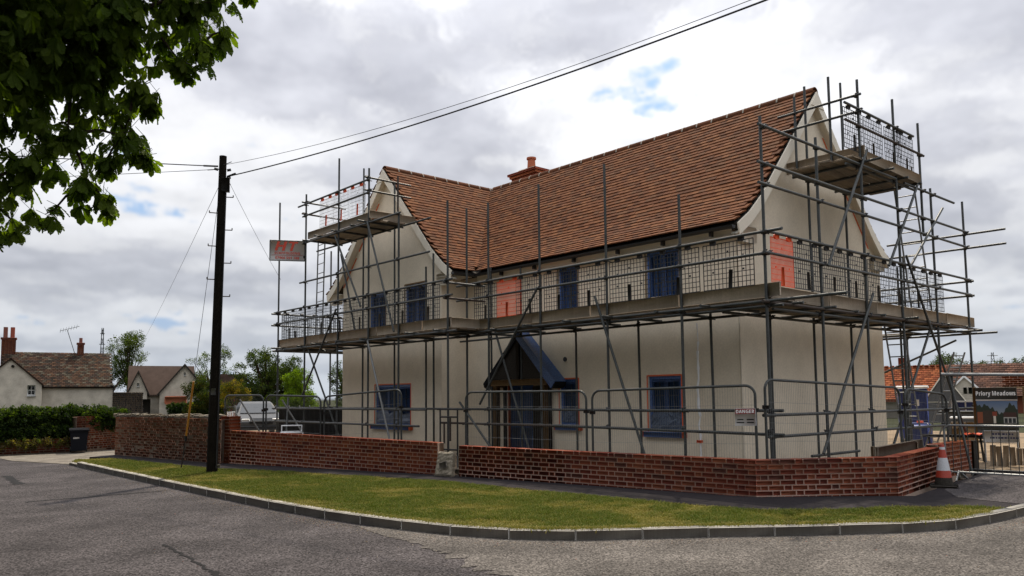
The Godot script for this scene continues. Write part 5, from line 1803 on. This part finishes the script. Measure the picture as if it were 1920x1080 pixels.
func neighbours() -> void:
	var old := [Color(0.10, 0.058, 0.04), Color(0.07, 0.046, 0.036), Color(0.12, 0.068, 0.042), Color(0.06, 0.048, 0.038), Color(0.13, 0.11, 0.08)]
	# ---- cottage
	var o := thing("cream_cottage", "old cream cottage with a mossy brown roof and two chimneys behind the hedge", "house", Vector3(-73.35, 0, -15.6), 78)
	var st := begin()
	add_box(st, Vector3(-0.2, 1.4, -3.0), Vector3(8.3, 3.1, 6.0))
	add_prism(st, PackedVector2Array([Vector2(3.95, 2.9), Vector2(3.95, 2.92), Vector2(3.5, 2.92)]), -0.1, -5.9)
	part(o, "wall", finish(st), M["cream_wall"])
	st = begin()
	add_prism(st, PackedVector2Array([Vector2(-5.6, -0.1), Vector2(-1.2, -0.1), Vector2(-1.2, 2.95), Vector2(-3.35, 4.85), Vector2(-5.6, 2.9)]), -1.0, 1.3)
	part(o, "gable_wall", finish(st), M["cream_wall"])
	roof_pair(o, 3.0, 2.95, 5.6, -4.2, 3.5, -3.0, 0.25, M["old_roof"], 0.45)
	roof_courses(o, 3.0, 2.95, 5.6, -4.2, 3.6, -3.0, 0.25, old, 0.2, 0.3)
	for s in [[-3.35, 4.97, -1.05, 2.85], [-3.35, 4.97, -5.75, 2.8]]:
		part(o, "gable_roof", prism([Vector2(s[0], s[1]), Vector2(s[2], s[3]), Vector2(s[2], s[3] - 0.16), Vector2(s[0], s[1] - 0.16)], -1.6, 1.45), M["old_roof"])
	cottage_window(o, Vector3(-1.9, 2.42, 1.32), 0.55, 0.85)
	rod(o, "drainpipe", Vector3(3.98, 0, 0.06), Vector3(3.98, 2.8, 0.06), 0.05, M["gutter"], 8)
	block(o, "gutter", Vector3(5.3, 0.12, 0.14), Vector3(1.5, 2.72, 0.22), M["gutter"])
	block(o, "wall_lamp", Vector3(0.22, 0.22, 0.2), Vector3(-3.2, 4.3, 1.4), M["dark_timber"], Basis(), 0.06)
	for c in [[-3.75, 6.55, 1.0, 2.4, 2], [1.5, 6.25, 0.5, 1.6, 1]]:
		var ch := group_part(o, "chimney", Transform3D(Basis(), Vector3(c[0], c[1], -3.0)))
		brick_block(ch, Vector3(0, -c[3] / 2 + 0.2, 0), Vector3(c[2], c[3], 0.5), int(c[3] / 0.16))
		block(ch, "cap_course", Vector3(c[2] + 0.14, 0.16, 0.66), Vector3(0, 0.2, 0), M["brick7"], Basis(), 0.02)
		for k in c[4]:
			rod(ch, "chimney_pot", Vector3((k - (c[4] - 1) * 0.5) * 0.5, 0.26, 0), Vector3((k - (c[4] - 1) * 0.5) * 0.5, 1.15 if c[4] == 2 else 0.7, 0), 0.16 if c[4] == 2 else 0.13, M["brick5"] if k % 2 else M["brick7"])
	var ae := thing("television_aerial", "thin television aerial leaning beside the small cottage chimney", "aerial", Vector3(-73.35, 0, -15.6), 78)
	rod(ae, "mast", Vector3(1.1, 5.5, -2.9), Vector3(0.45, 7.6, -2.9), 0.025, M["steel"], 6)
	rod(ae, "boom", Vector3(-0.1, 7.5, -2.9), Vector3(1.35, 7.95, -2.9), 0.02, M["steel"], 6)
	for i in 7:
		var p := Vector3(-0.05 + i * 0.2, 7.52 + i * 0.062, -2.9)
		rod(ae, "element", p - Vector3(0.03, 0.16, 0.25), p + Vector3(0.03, 0.16, 0.25), 0.012, M["steel"], 5)
	# ---- hedge on its brick wall, and the bin
	o = thing("brick_wall", "red brick boundary wall below the ivy hedge at the far left", "wall")
	brick_wall(o, [Vector2(-28.35, -3.0), Vector2(-28.05, -6.5)], [0.35, 0.36], 0.07, 0, [4, 0, 5, 7], "old_mortar", 0.004)
	brick_wall(o, [Vector2(-28.05, -6.5), Vector2(-28.8, -8.2)], [1.02, 1.05], 0.07, 0, [4, 0, 5, 7], "old_mortar", 0.004)
	o = thing("ivy_hedge", "dense dark green ivy hedge spilling over the brick wall in front of the cottage", "hedge", Vector3(-28.6, 0, -6))
	var hedge := []
	for i in 15:
		var z := 3.2 - i * 0.36
		hedge.append([Vector3(-0.05 - 0.08 * sin(i), 0.92 + 0.04 * sin(i * 2.1), z), Vector3(0.42, 0.42, 0.42)])
		if z > -0.6:
			hedge.append([Vector3(0.18, 0.5, z), Vector3(0.3, 0.32, 0.4)])
	foliage(o, "foliage", hedge, 1.5, 0.2, [Color(0.035, 0.06, 0.017), Color(0.025, 0.045, 0.014), Color(0.07, 0.10, 0.026)], clump_mesh(22, 0.34, 9))
	o = thing("weed_strip", "pale scrubby weeds and fallen leaves along the foot of the hedge", "weeds", Vector3(-28.05, 0, -5.4))
	var weeds := []
	for i in 8:
		weeds.append([Vector3(0, 0.22, 1.4 - i * 0.32), Vector3(0.16, 0.16, 0.25)])
	foliage(o, "foliage", weeds, 0.7, 0.16, [Color(0.14, 0.12, 0.05), Color(0.10, 0.12, 0.035), Color(0.2, 0.15, 0.07)], clump_mesh(18, 0.36, 12))
	o = thing("wheelie_bin", "dark grey wheelie bin standing against the hedge wall", "bin", Vector3(-27.72, -0.07, -6.5), 78)
	var grey := mat("bin_grey", lin(0.011, 0.012, 0.016), 0.85)
	st = begin()
	for i in 1:
		var lo := [Vector3(-0.2, 0.05, -0.2), Vector3(0.2, 0.05, -0.2), Vector3(0.2, 0.05, 0.2), Vector3(-0.2, 0.05, 0.2)]
		var hi := [Vector3(-0.25, 0.66, -0.27), Vector3(0.25, 0.66, -0.27), Vector3(0.25, 0.66, 0.25), Vector3(-0.25, 0.66, 0.25)]
		for k in 4:
			quad(st, lo[k], lo[(k + 1) % 4], hi[(k + 1) % 4], hi[k])
		quad(st, lo[0], lo[1], lo[2], lo[3])
	part(o, "bin_body", finish(st), grey)
	block(o, "lid", Vector3(0.56, 0.07, 0.6), Vector3(0, 0.7, 0), grey, Basis(Vector3.RIGHT, 0.06), 0.02)
	rod(o, "handle", Vector3(-0.22, 0.68, -0.32), Vector3(0.22, 0.68, -0.32), 0.02, grey)
	block(o, "label", Vector3(0.16, 0.05, 0.01), Vector3(-0.08, 0.45, 0.24), M["plastic_white"])
	for x in [-0.22, 0.22]:
		rod(o, "wheel", Vector3(x - 0.02, 0.09, -0.22), Vector3(x + 0.02, 0.09, -0.22), 0.09, M["gutter"], 16)
	# ---- bungalow
	var B := Vector3(-95.5, 0, -29.8)
	o = thing("bungalow", "white bungalow with brown tiled gables in the distance left of the pole", "house", B, 72.7)
	st = begin()
	add_box(st, Vector3(0.4, 1.1, -3.2), Vector3(9.0, 2.8, 6.0))
	part(o, "wall", finish(st), M["cream_wall"])
	var brown := mat("bungalow_roof", lin(0.13, 0.09, 0.072), 0.92, 0.3, 0.8, 0.2, 5.0, 0.3)
	roof_pair(o, 3.1, 2.5, 5.6, -2.6, 4.5, -3.2, 0.3, brown)
	st = begin()
	tri(st, Vector3(-2.6, 5.6, -3.2), Vector3(-4.4, 2.2, 0.2), Vector3(-4.4, 2.2, -6.6))
	part(o, "roof_hip", finish(st), brown)
	for g in [[3.28, 5.7, 2.55, 2.45, 1.6], [-1.5, 4.95, 0.95, 2.4, 0.9]]:
		st = begin()
		add_prism(st, PackedVector2Array([Vector2(g[0] - g[2], -0.2), Vector2(g[0] + g[2], -0.2), Vector2(g[0] + g[2], g[3]), Vector2(g[0], g[1] - 0.22), Vector2(g[0] - g[2], g[3])]), -2.0, g[4])
		part(o, "gable_wall", finish(st), M["cream_wall"])
		for s in [-1.0, 1.0]:
			part(o, "gable_roof", prism([Vector2(g[0], g[1]), Vector2(g[0] + s * (g[2] + 0.3), g[3] - 0.25), Vector2(g[0] + s * (g[2] + 0.3), g[3] - 0.42), Vector2(g[0], g[1] - 0.2)], -3.2, g[4] + 0.3), brown)
			part(o, "barge_board", prism([Vector2(g[0], g[1] - 0.02), Vector2(g[0] + s * (g[2] + 0.28), g[3] - 0.26), Vector2(g[0] + s * (g[2] + 0.28), g[3] - 0.5), Vector2(g[0], g[1] - 0.28)], g[4] + 0.3, g[4] + 0.34), M["dark_timber"])
	cottage_window(o, Vector3(-1.5, 3.3, 0.94), 0.22, 0.4)
	cottage_window(o, Vector3(3.3, 4.5, 1.64), 0.2, 0.35)
	block(o, "porch_roof", Vector3(2.3, 0.9, 0.9), Vector3(2.4, 1.55, 2.1), M["brick2"], Basis(), 0.1)
	block(o, "front_door", Vector3(0.85, 1.7, 0.05), Vector3(-0.6, 0.85, 0.95), M["dark_timber"])
	# ---- stone wall, shed roof and hedges beyond the drive
	o = thing("stone_wall", "dark flint wall between the cottage and the bungalow", "wall", Vector3(-69.2, 0, -19.9), 73.9)
	block(o, "wall_core", Vector3(2.2, 2.2, 0.4), Vector3(-0.2, 1.1, -0.05), M["old_mortar"])
	var fl := []
	var fc := []
	for j in 14:
		for i in 18:
			fl.append(Transform3D(Basis.from_euler(Vector3(0, 0, rng.randf_range(-0.3, 0.3))).scaled(Vector3(rng.randf_range(0.07, 0.12), rng.randf_range(0.08, 0.14), 0.12)), Vector3(-1.25 + i * 0.125 + rng.randf_range(-0.03, 0.03), 0.1 + j * 0.155, 0.15)))
			fc.append([Color(0.05, 0.045, 0.045), Color(0.10, 0.09, 0.08), Color(0.07, 0.065, 0.065)][rng.randi() % 3])
	scatter(o, "flint", bevel_box(Vector3.ONE, 0.2), M["brick_tint"], fl, fc)
	o = thing("clipped_hedge", "neatly clipped dark hedge in front of the bungalow", "hedge", Vector3(-70, 0, -25.5), 70)
	var hd := []
	for i in 10:
		hd.append([Vector3(-2.0 + i * 0.46, 0.75, 0), Vector3(0.38, 0.62, 0.4)])
	foliage(o, "foliage", hd, 1.3, 0.26, [Color(0.025, 0.045, 0.016), Color(0.035, 0.06, 0.02)], clump_mesh(22, 0.34, 9))
	o = thing("golden_hedge", "small yellow green hedge to the left of the pole", "hedge", Vector3(-55, 0, -21), 70)
	hd = []
	for i in 6:
		hd.append([Vector3(-1.2 + i * 0.42, 0.9, 0), Vector3(0.32, 0.4, 0.3)])
	foliage(o, "foliage", hd, 1.1, 0.22, [Color(0.30, 0.28, 0.03), Color(0.2, 0.22, 0.03), Color(0.36, 0.3, 0.03)], clump_mesh(22, 0.34, 9))
	# ---- trees on the left
	var dark := [Color(0.045, 0.065, 0.024), Color(0.03, 0.05, 0.02), Color(0.065, 0.085, 0.03)]
	var mid := [Color(0.06, 0.085, 0.03), Color(0.085, 0.11, 0.035), Color(0.045, 0.065, 0.025)]
	tree("slender_tree", "loose grey green tree rising between the cottage and the bungalow", Vector3(-135, 0, -38.4), 5, 0.3, puff(22, Vector3(0, 7.4, 0), Vector3(3.0, 3.6, 2.6), 1.4) + puff(6, Vector3(0, 11.4, 0), Vector3(1.4, 0.6, 1.4), 1.0), 0.42, 0.85, mid)
	tree("thin_tree", "thin leafy tree showing behind the telegraph pole", Vector3(-122, 0, -46.5), 4, 0.25, puff(20, Vector3(0, 5.6, 0), Vector3(3.0, 3.2, 2.6), 1.2), 0.4, 0.8, mid)
	tree("broad_tree", "broad dark green tree between the pole and the scaffolding", Vector3(-62, 0, -28.2), 2.2, 0.3, puff(34, Vector3(0, 2.7, 0), Vector3(2.6, 2.0, 1.9), 0.95) + puff(5, Vector3(0.4, 5.0, 0), Vector3(1.1, 0.3, 1.0), 0.6), 0.62, 0.5, dark)
	tree("bright_shrub_tree", "bright lime green bushy tree right behind the left scaffold corner", Vector3(-36, 0, -18.0), 1.2, 0.12, puff(30, Vector3(0, 1.6, 0), Vector3(0.7, 1.0, 0.6), 0.42) + puff(3, Vector3(0, 2.8, 0), Vector3(0.25, 0.15, 0.25), 0.25), 0.8, 0.26, [Color(0.12, 0.19, 0.018), Color(0.17, 0.24, 0.022), Color(0.075, 0.12, 0.016)])
	tree("conifer_bush", "dark rounded conifer just right of the yellow stay guard", Vector3(-52.5, 0, -20.0), 1.0, 0.15, puff(24, Vector3(0, 1.6, 0), Vector3(1.4, 1.1, 1.1), 0.65), 0.95, 0.34, [Color(0.02, 0.035, 0.012), Color(0.03, 0.045, 0.015), Color(0.06, 0.055, 0.012)])
	tree("yellow_bush", "bush with orange tipped leaves right of the pole", Vector3(-43.5, 0, -18.0), 1.0, 0.1, puff(8, Vector3(0.1, 1.75, 0), Vector3(0.5, 0.5, 0.6), 0.42), 0.8, 0.28, [Color(0.05, 0.06, 0.015), Color(0.09, 0.08, 0.015), Color(0.2, 0.14, 0.02)])
	tree("small_tree", "dark tree glimpsed between the scaffold and the left wall of the house", Vector3(-44, 0, -25.2), 1.5, 0.15, puff(14, Vector3(0, 2.2, 0), Vector3(0.8, 1.5, 0.8), 0.55), 0.7, 0.36, dark)
	o = thing("far_brick_house", "brick house roof just visible right of the pole", "house", Vector3(-90, 0, -36.5), 67)
	block(o, "wall", Vector3(3.6, 2.6, 3.0), Vector3(0, 1.2, -1.5), M["brick4"])
	roof_pair(o, 1.5, 2.5, 4.5, -1.9, 1.9, -1.5, 0.2, M["old_roof"])
	pylon("tall narrow lattice pylon behind the cottage chimney", Vector3(-350, -2, -89.3), 33.0, 76.0, 0.25)
	pylon("small lattice pylon on the skyline far right", Vector3(-150, -2, -477), 25.0, 17.0)
	right_houses()


func pylon(label: String, at: Vector3, h: float, turn: float, slim := 1.0) -> void:
	var o := thing("pylon", label, "pylon", at, turn)
	var w := h * 0.075 * (0.45 if slim < 1.0 else 1.0)
	for x in [-1.0, 1.0]:
		for z in [-1.0, 1.0]:
			rod(o, "leg", Vector3(x * w, 0, z * w), Vector3(x * w * 0.25, h, z * w * 0.25), 0.16, M["steel"], 5)
	for k in 9:
		var y := h * k / 9.0
		var a := w * (1 - 0.75 * k / 9.0)
		var b := w * (1 - 0.75 * (k + 1) / 9.0)
		for s in [-1.0, 1.0]:
			rod(o, "lattice_bar", Vector3(-a * s, y, a), Vector3(b * s, y + h / 9.0, b), 0.1, M["steel"], 4)
	for v in [[0.66, 0.16], [0.8, 0.13], [0.93, 0.1]]:
		rod(o, "cross_arm", Vector3(-h * v[1] * slim, h * v[0], 0), Vector3(h * v[1] * slim, h * v[0], 0), 0.16, M["steel"], 5)


func right_houses() -> void:
	var red := [Color(0.36, 0.10, 0.04), Color(0.30, 0.08, 0.035), Color(0.42, 0.13, 0.05)]
	var pan := mat("pantile_red", lin(0.34, 0.10, 0.045), 0.9, 0.4, 0.8, 0.3, 3.0, 0.4)
	var o := thing("red_roof_house", "low house with a bright orange red tiled roof behind the scaffold braces", "house", Vector3(-22.8, -0.2, -55.5), 22.3)
	block(o, "wall", Vector3(9.0, 2.0, 4.4), Vector3(-1.9, 0.5, -2.4), M["cream_wall"])
	roof_pair(o, 2.3, 1.5, 3.5, -6.4, 2.4, -2.4, 0.25, pan)
	roof_courses(o, 2.3, 1.5, 3.5, -6.4, 2.4, -2.4, 0.25, red, 0.2, 0.28)
	var rt := []
	for i in 24:
		rt.append(Transform3D(Basis().scaled(Vector3(0.3, 0.2, 0.24)), Vector3(-6.2 + i * 0.36, 3.55, -2.4)))
	scatter(o, "ridge_tile", bevel_box(Vector3.ONE, 0.2), M["tile_tint"], rt, red)
	block(o, "chimney", Vector3(0.4, 1.0, 0.4), Vector3(-0.2, 3.7, -2.6), M["brick0"])
	o = thing("long_brown_house", "long low terrace with a dull brown tiled roof at the far right", "house", Vector3(-23.8, -0.2, -71.1), 18.5)
	block(o, "wall", Vector3(16.0, 2.2, 5.0), Vector3(3.2, 0.6, -3.0), M["brick4"])
	var dull := mat("dull_brown_roof", lin(0.16, 0.085, 0.065), 0.92, 0.35, 0.8, 0.3, 4.0, 0.3)
	roof_pair(o, 2.8, 1.7, 4.05, -4.8, 11.2, -3.0, 0.25, dull)
	roof_courses(o, 2.8, 1.7, 4.05, -4.8, 11.2, -3.0, 0.25, [Color(0.17, 0.085, 0.06), Color(0.13, 0.07, 0.055), Color(0.2, 0.1, 0.07)], 0.26, 0.36)
	o = thing("cream_gable_house", "narrow cream boarded gable with a pair of dark windows left of the sign board", "house", Vector3(-16.4, 0, -47.2), 19.2)
	part(o, "gable_wall", prism([Vector2(-0.55, 0), Vector2(0.72, 0), Vector2(0.72, 1.72), Vector2(0.1, 2.36), Vector2(-0.55, 1.7)], -2.5, 0.0), M["cream_wall"])
	for s in [-1.0, 1.0]:
		part(o, "barge_board", prism([Vector2(0.1, 2.48), Vector2(0.1 + s * 0.78, 1.66), Vector2(0.1 + s * 0.78, 1.54), Vector2(0.1, 2.34)], -2.6, 0.12), M["white_paint"])
	for x in [0.12, 0.36]:
		block(o, "window", Vector3(0.17, 0.34, 0.03), Vector3(x, 1.62, 0.02), M["glass_dark"])
	for k in 7:
		block(o, "weather_board", Vector3(1.25, 0.018, 0.012), Vector3(0.085, 0.9 + k * 0.11, 0.006), M["trim"])
	o = thing("grey_gable_house", "grey boarded gable roof with pale barge boards behind the short ladder", "house", Vector3(-15.9, 0, -43.1), 20.2)
	var slate := mat("slate_grey", lin(0.13, 0.125, 0.12), 0.85, 0.3, 0.6)
	part(o, "gable_wall", prism([Vector2(-0.8, 0), Vector2(1.0, 0), Vector2(1.0, 1.05), Vector2(0.06, 2.45), Vector2(-0.8, 1.1)], -2.0, 0.0), slate)
	for s in [-1.0, 1.0]:
		part(o, "barge_board", prism([Vector2(0.06, 2.55), Vector2(0.06 + s * 1.02, 1.0), Vector2(0.06 + s * 1.02, 0.92), Vector2(0.06, 2.45)], -2.05, 0.06), M["trim"])
	block(o, "band", Vector3(1.7, 0.05, 0.03), Vector3(0.1, 1.05, 0.02), M["trim"])
	o = thing("red_brick_stack", "stack of red bricks on the scaffold behind the sign board", "brick stack", Vector3(-8.6, 0, -31.5), 17)
	var bp := []
	var bc := []
	for j in 6:
		for i in 9:
			bp.append(Transform3D(Basis(Vector3.UP, rng.randf_range(-0.1, 0.1)).scaled(Vector3(0.21, 0.065, 0.1)), Vector3(-0.9 + i * 0.24 + (0.1 if j % 2 else 0.0), 1.72 + j * 0.075, 0)))
			bc.append(red[rng.randi() % 3] * 0.6)
	scatter(o, "brick", bevel_box(Vector3.ONE, 0.03), M["brick_tint"], bp, bc)
	block(o, "platform", Vector3(2.6, 0.06, 0.5), Vector3(0.1, 1.66, 0), M["board1"])
	for x in [-1.1, 0.1, 1.3]:
		rod(o, "leg", Vector3(x, 0, 0), Vector3(x, 1.64, 0), 0.03, M["steel"], 8)
	var far := [Color(0.05, 0.065, 0.035), Color(0.04, 0.055, 0.03), Color(0.065, 0.08, 0.04)]
	var k := 0
	for v in [[-118, -150, 4.0, 1.0], [-106, -152, 4.5, 1.0], [-84, -168, 4.4, 0.9], [-66, -172, 8.0, 1.3], [-60, -170, 8.6, 1.35], [-53, -172, 7.6, 1.25], [-47, -174, 7.4, 1.0], [-40, -172, 7.6, 1.15], [-34, -174, 6.4, 1.2], [-27, -174, 6.2, 1.2]]:
		tree("distant_tree", "distant dark tree on the right hand skyline, %s from the left" % nth(k), Vector3(v[0], 0, v[1]), v[2] * 0.5, 0.3, puff(8, Vector3(0, v[2] * 0.6, 0), Vector3(3.2, v[2] * 0.22, 2.5) * v[3], 1.9 * v[3]), 0.55, 1.1, far, "distant trees on the right skyline")
		k += 1


# ---------------------------------------------------------------- the horse chestnut over the lane
func chestnut_leaf(sd: int) -> ArrayMesh:
	var r := RandomNumberGenerator.new()
	r.seed = sd
	var st := begin()
	var n := 5 + sd % 3
	for i in n:
		var a := (i - (n - 1) / 2.0) * (0.7 if n == 5 else 0.56)
		var l := (0.19 - 0.05 * absf(i - (n - 1) / 2.0) / 2.5) * r.randf_range(0.9, 1.1)
		var b := Basis(Vector3.UP, a) * Basis(Vector3.RIGHT, 0.6 + r.randf_range(-0.2, 0.4))
		# obovate leaflet: narrow at the stalk, widest near the tip, folded along the midrib
		var w := [[0.0, 0.004], [0.3, 0.014], [0.64, 0.036], [0.84, 0.031], [1.0, 0.0]]
		for k in w.size() - 1:
			var z0: float = w[k][0] * l
			var z1: float = w[k + 1][0] * l
			var y0: float = -0.03 * pow(w[k][0], 2.0)
			var y1: float = -0.03 * pow(w[k + 1][0], 2.0)
			for s in [-1.0, 1.0]:
				quad(st, b * Vector3(0, y0, z0), b * Vector3(0, y1, z1), b * Vector3(s * w[k + 1][1], y1 + 0.014, z1), b * Vector3(s * w[k][1], y0 + 0.007, z0))
	add_rod(st, Vector3.ZERO, Vector3(0, 0.03, -0.13), 0.003, 0.0025, 4, false)
	return finish(st)


func chestnut() -> void:
	var o := thing("chestnut_tree", "large horse chestnut whose leafy boughs hang into the upper left of the view", "tree", Vector3(-11.5, -0.1, 3.4))
	var base := o.position
	var st := begin()
	var fork := Vector3(-11.3, 3.6, 3.2)
	add_rod(st, Vector3(-11.5, -0.4, 3.4), Vector3(-11.45, 1.5, 3.35), 0.46, 0.36, 14)
	add_rod(st, Vector3(-11.45, 1.5, 3.35), fork, 0.36, 0.3, 14)
	# boughs: centre, radius, share of leaves
	var near := [[-8.9, 5.7, -1.3, 1.2], [-8.9, 4.9, -0.9, 0.95], [-8.8, 5.0, -1.9, 0.55], [-8.6, 5.5, -2.35, 0.55], [-8.4, 5.75, -2.9, 0.36], [-8.4, 5.3, -3.02, 0.2], [-8.45, 5.05, -2.85, 0.16], [-8.75, 4.15, -1.85, 0.34], [-8.65, 4.22, -2.35, 0.22], [-8.62, 3.98, -2.2, 0.16], [-8.6, 4.05, -2.55, 0.12], [-8.85, 3.8, -1.5, 0.34], [-8.75, 3.7, -2.05, 0.2], [-8.7, 3.52, -2.2, 0.12], [-8.95, 3.45, -1.15, 0.24], [-8.95, 3.2, -1.5, 0.1], [-8.95, 3.12, -1.3, 0.1], [-8.9, 3.35, -1.75, 0.1], [-9.0, 4.0, -0.7, 0.5], [-8.7, 6.4, -2.1, 0.8], [-8.5, 6.5, -2.95, 0.4], [-9.1, 3.45, -0.75, 0.3], [-8.62, 4.62, -2.6, 0.17], [-8.55, 4.78, -2.45, 0.16], [-8.7, 4.55, -2.25, 0.14], [-8.9, 4.5, -0.2, 0.9], [-9.2, 5.5, 0.0, 1.2], [-8.32, 6.04, -3.48, 0.06], [-8.36, 5.5, -3.22, 0.1], [-8.42, 5.95, -3.15, 0.16]]
	var crown := [[-9.4, 7.0, -0.4, 1.7], [-11.0, 7.5, 1.0, 2.3], [-11.5, 8.2, 3.5, 2.6], [-13.2, 6.8, 2.0, 2.2], [-12.5, 6.4, 5.0, 2.2], [-9.8, 6.2, 2.4, 1.9], [-10.0, 7.6, 4.6, 2.1], [-13.6, 7.6, 4.4, 2.1], [-9.0, 5.0, 1.2, 1.4], [-10.6, 4.8, 0.4, 1.4], [-12.2, 9.6, 3.0, 2.0]]
	for v in near + crown:
		var c := Vector3(v[0], v[1], v[2])
		var root := fork
		for w in near + crown:        # small sprays grow from the next larger bough
			var q := Vector3(w[0], w[1], w[2])
			if w[3] > v[3] * 1.35 and c.distance_to(q) < c.distance_to(root):
				root = q
		var mid := root.lerp(c, 0.55) + Vector3(0, 0.12 * root.distance_to(c), 0)
		var r: float = 0.012 + 0.045 * v[3]
		add_rod(st, root, mid, r, r * 0.7, 7, false)
		add_rod(st, mid, c, r * 0.7, 0.008, 6, false)
		for i in int(2 + v[3] * 7):
			var d: Vector3 = Vector3(rng.randfn(), rng.randfn() * 0.7, rng.randfn()).normalized() * v[3] * 0.8
			add_rod(st, mid.lerp(c, rng.randf_range(0.6, 1.0)), c + d, 0.009, 0.003, 5, false)
	var local := Transform3D(Basis(), -base)
	var trunk := finish(st)
	part(o, "trunk", trunk, M["bark"], local)
	for kind in 3:
		var places := []
		var cols := []
		for v in near + crown:
			var c := Vector3(v[0], v[1], v[2]) - base
			var inner: bool = v in crown
			var n := int((460.0 if not inner else 150.0) * pow(v[3], 2.3) / 3.0) + 2
			for i in n:
				var d := Vector3(rng.randfn(), rng.randfn(), rng.randfn()).normalized()
				var p: Vector3 = c + d * v[3] * (pow(rng.randf(), 0.33) if v[3] > 0.4 else minf(absf(rng.randfn(0.0, 0.8)), 1.25))
				var yaw := rng.randf() * TAU
				if rng.randf() < 0.6:
					yaw = atan2(d.x, d.z) + rng.randfn() * 0.5
				var b := Basis(Vector3.UP, yaw) * Basis(Vector3.RIGHT, rng.randf_range(0.1, 1.0)) * Basis(Vector3.BACK, rng.randfn() * 0.3)
				places.append(Transform3D(b.scaled(Vector3.ONE * rng.randf_range(0.75, 1.2) * (1.25 if inner else 1.0)), p))
				cols.append(Color(0.06, 0.10, 0.014).lerp(Color(0.13, 0.18, 0.024), rng.randf()) * rng.randf_range(0.8, 1.2))
		scatter(o, "crown", chestnut_leaf(kind + 1), M["leaf"], places, cols)


# the rest of the row of trees on the near side of the lane, behind the viewer
func roadside_row() -> void:
	for v in [[-24.5, 6.5, "large leafy tree across the lane, second to the left of the chestnut, outside the view"], [-17.5, 7.0, "large leafy tree across the lane next to the chestnut, outside the view"], [-4.0, 8.5, "large leafy tree behind the viewpoint, outside the view"]]:
		tree("roadside_tree", v[2], Vector3(v[0], -0.1, v[1]), 3.0, 0.35, puff(34, Vector3(0, 7.6, 0), Vector3(3.6, 4.6, 3.0), 1.9), 0.55, 1.0, [Color(0.05, 0.075, 0.02), Color(0.07, 0.1, 0.025)], "trees along the near side of the lane")


# ---------------------------------------------------------------- grass on the verge
func grass() -> void:
	var st := begin()
	var r := RandomNumberGenerator.new()
	r.seed = 8
	for i in 9:
		var p := Vector3(r.randf_range(-0.05, 0.05), 0, r.randf_range(-0.05, 0.05))
		var lean := Vector3(r.randf_range(-0.5, 0.5), 1, r.randf_range(-0.5, 0.5)).normalized()
		var h := r.randf_range(0.02, 0.045)
		var side := lean.cross(Vector3(r.randf() - 0.5, 0, r.randf() - 0.5).normalized()).normalized() * 0.0035
		var mid := p + lean * h * 0.6
		var tip := p + (lean + Vector3(lean.x, -0.3, lean.z) * 0.6).normalized() * h
		quad(st, p - side, p + side, mid + side * 0.8, mid - side * 0.8)
		tri(st, mid - side * 0.8, mid + side * 0.8, tip)
	var tuft := finish(st)
	var poly := PackedVector2Array(inset(KERB, 0.12) + VERGE_BACK)
	var n := FastNoiseLite.new()
	n.seed = 6
	n.frequency = 0.45
	n.fractal_octaves = 5
	n.fractal_gain = 0.7
	var places := []
	var cols := []
	var tries := 0
	while places.size() < 46000 and tries < 400000:
		tries += 1
		var p := Vector2(rng.randf_range(-23.4, -3.4), rng.randf_range(-12.0, -5.1))
		if not Geometry2D.is_point_in_polygon(p, poly):
			continue
		var far := p.length()
		if rng.randf() > clampf(11.0 / far, 0.45, 1.0):
			continue
		var v := n.get_noise_2d(p.x, p.y)
		var dry := smoothstep(-0.05, 0.4, v)
		var s := rng.randf_range(0.7, 1.5) * (1.15 - 0.4 * dry)
		places.append(Transform3D(Basis(Vector3.UP, rng.randf() * TAU).scaled(Vector3(1.2, s, 1.2)), Vector3(p.x, -0.022, p.y)))
		cols.append(Color(0.085, 0.115, 0.02).lerp(Color(0.29, 0.23, 0.07), clampf(dry * 0.6 + rng.randf_range(-0.2, 0.45), 0, 1)) * rng.randf_range(0.75, 1.25))
	var lip := inset(KERB, 0.15)       # longer tufts left by the mower along the kerb
	for i in 3600:
		var k := rng.randf() * (lip.size() - 3)
		var p: Vector2 = lip[int(k)].lerp(lip[int(k) + 1], k - int(k)) + Vector2(rng.randf_range(-0.05, 0.05), rng.randf_range(-0.05, 0.05))
		places.append(Transform3D(Basis(Vector3.UP, rng.randf() * TAU).scaled(Vector3(1.3, rng.randf_range(1.2, 2.1), 1.3)), Vector3(p.x, -0.022, p.y)))
		cols.append(Color(0.10, 0.12, 0.022).lerp(Color(0.33, 0.26, 0.09), rng.randf()) * rng.randf_range(0.75, 1.25))
	var g := scatter(self, "verge_grass", tuft, M["grass_blade"], places, cols)
	g.set_meta("label", "short green and straw coloured grass growing on the roadside verge")
	g.set_meta("category", "grass")
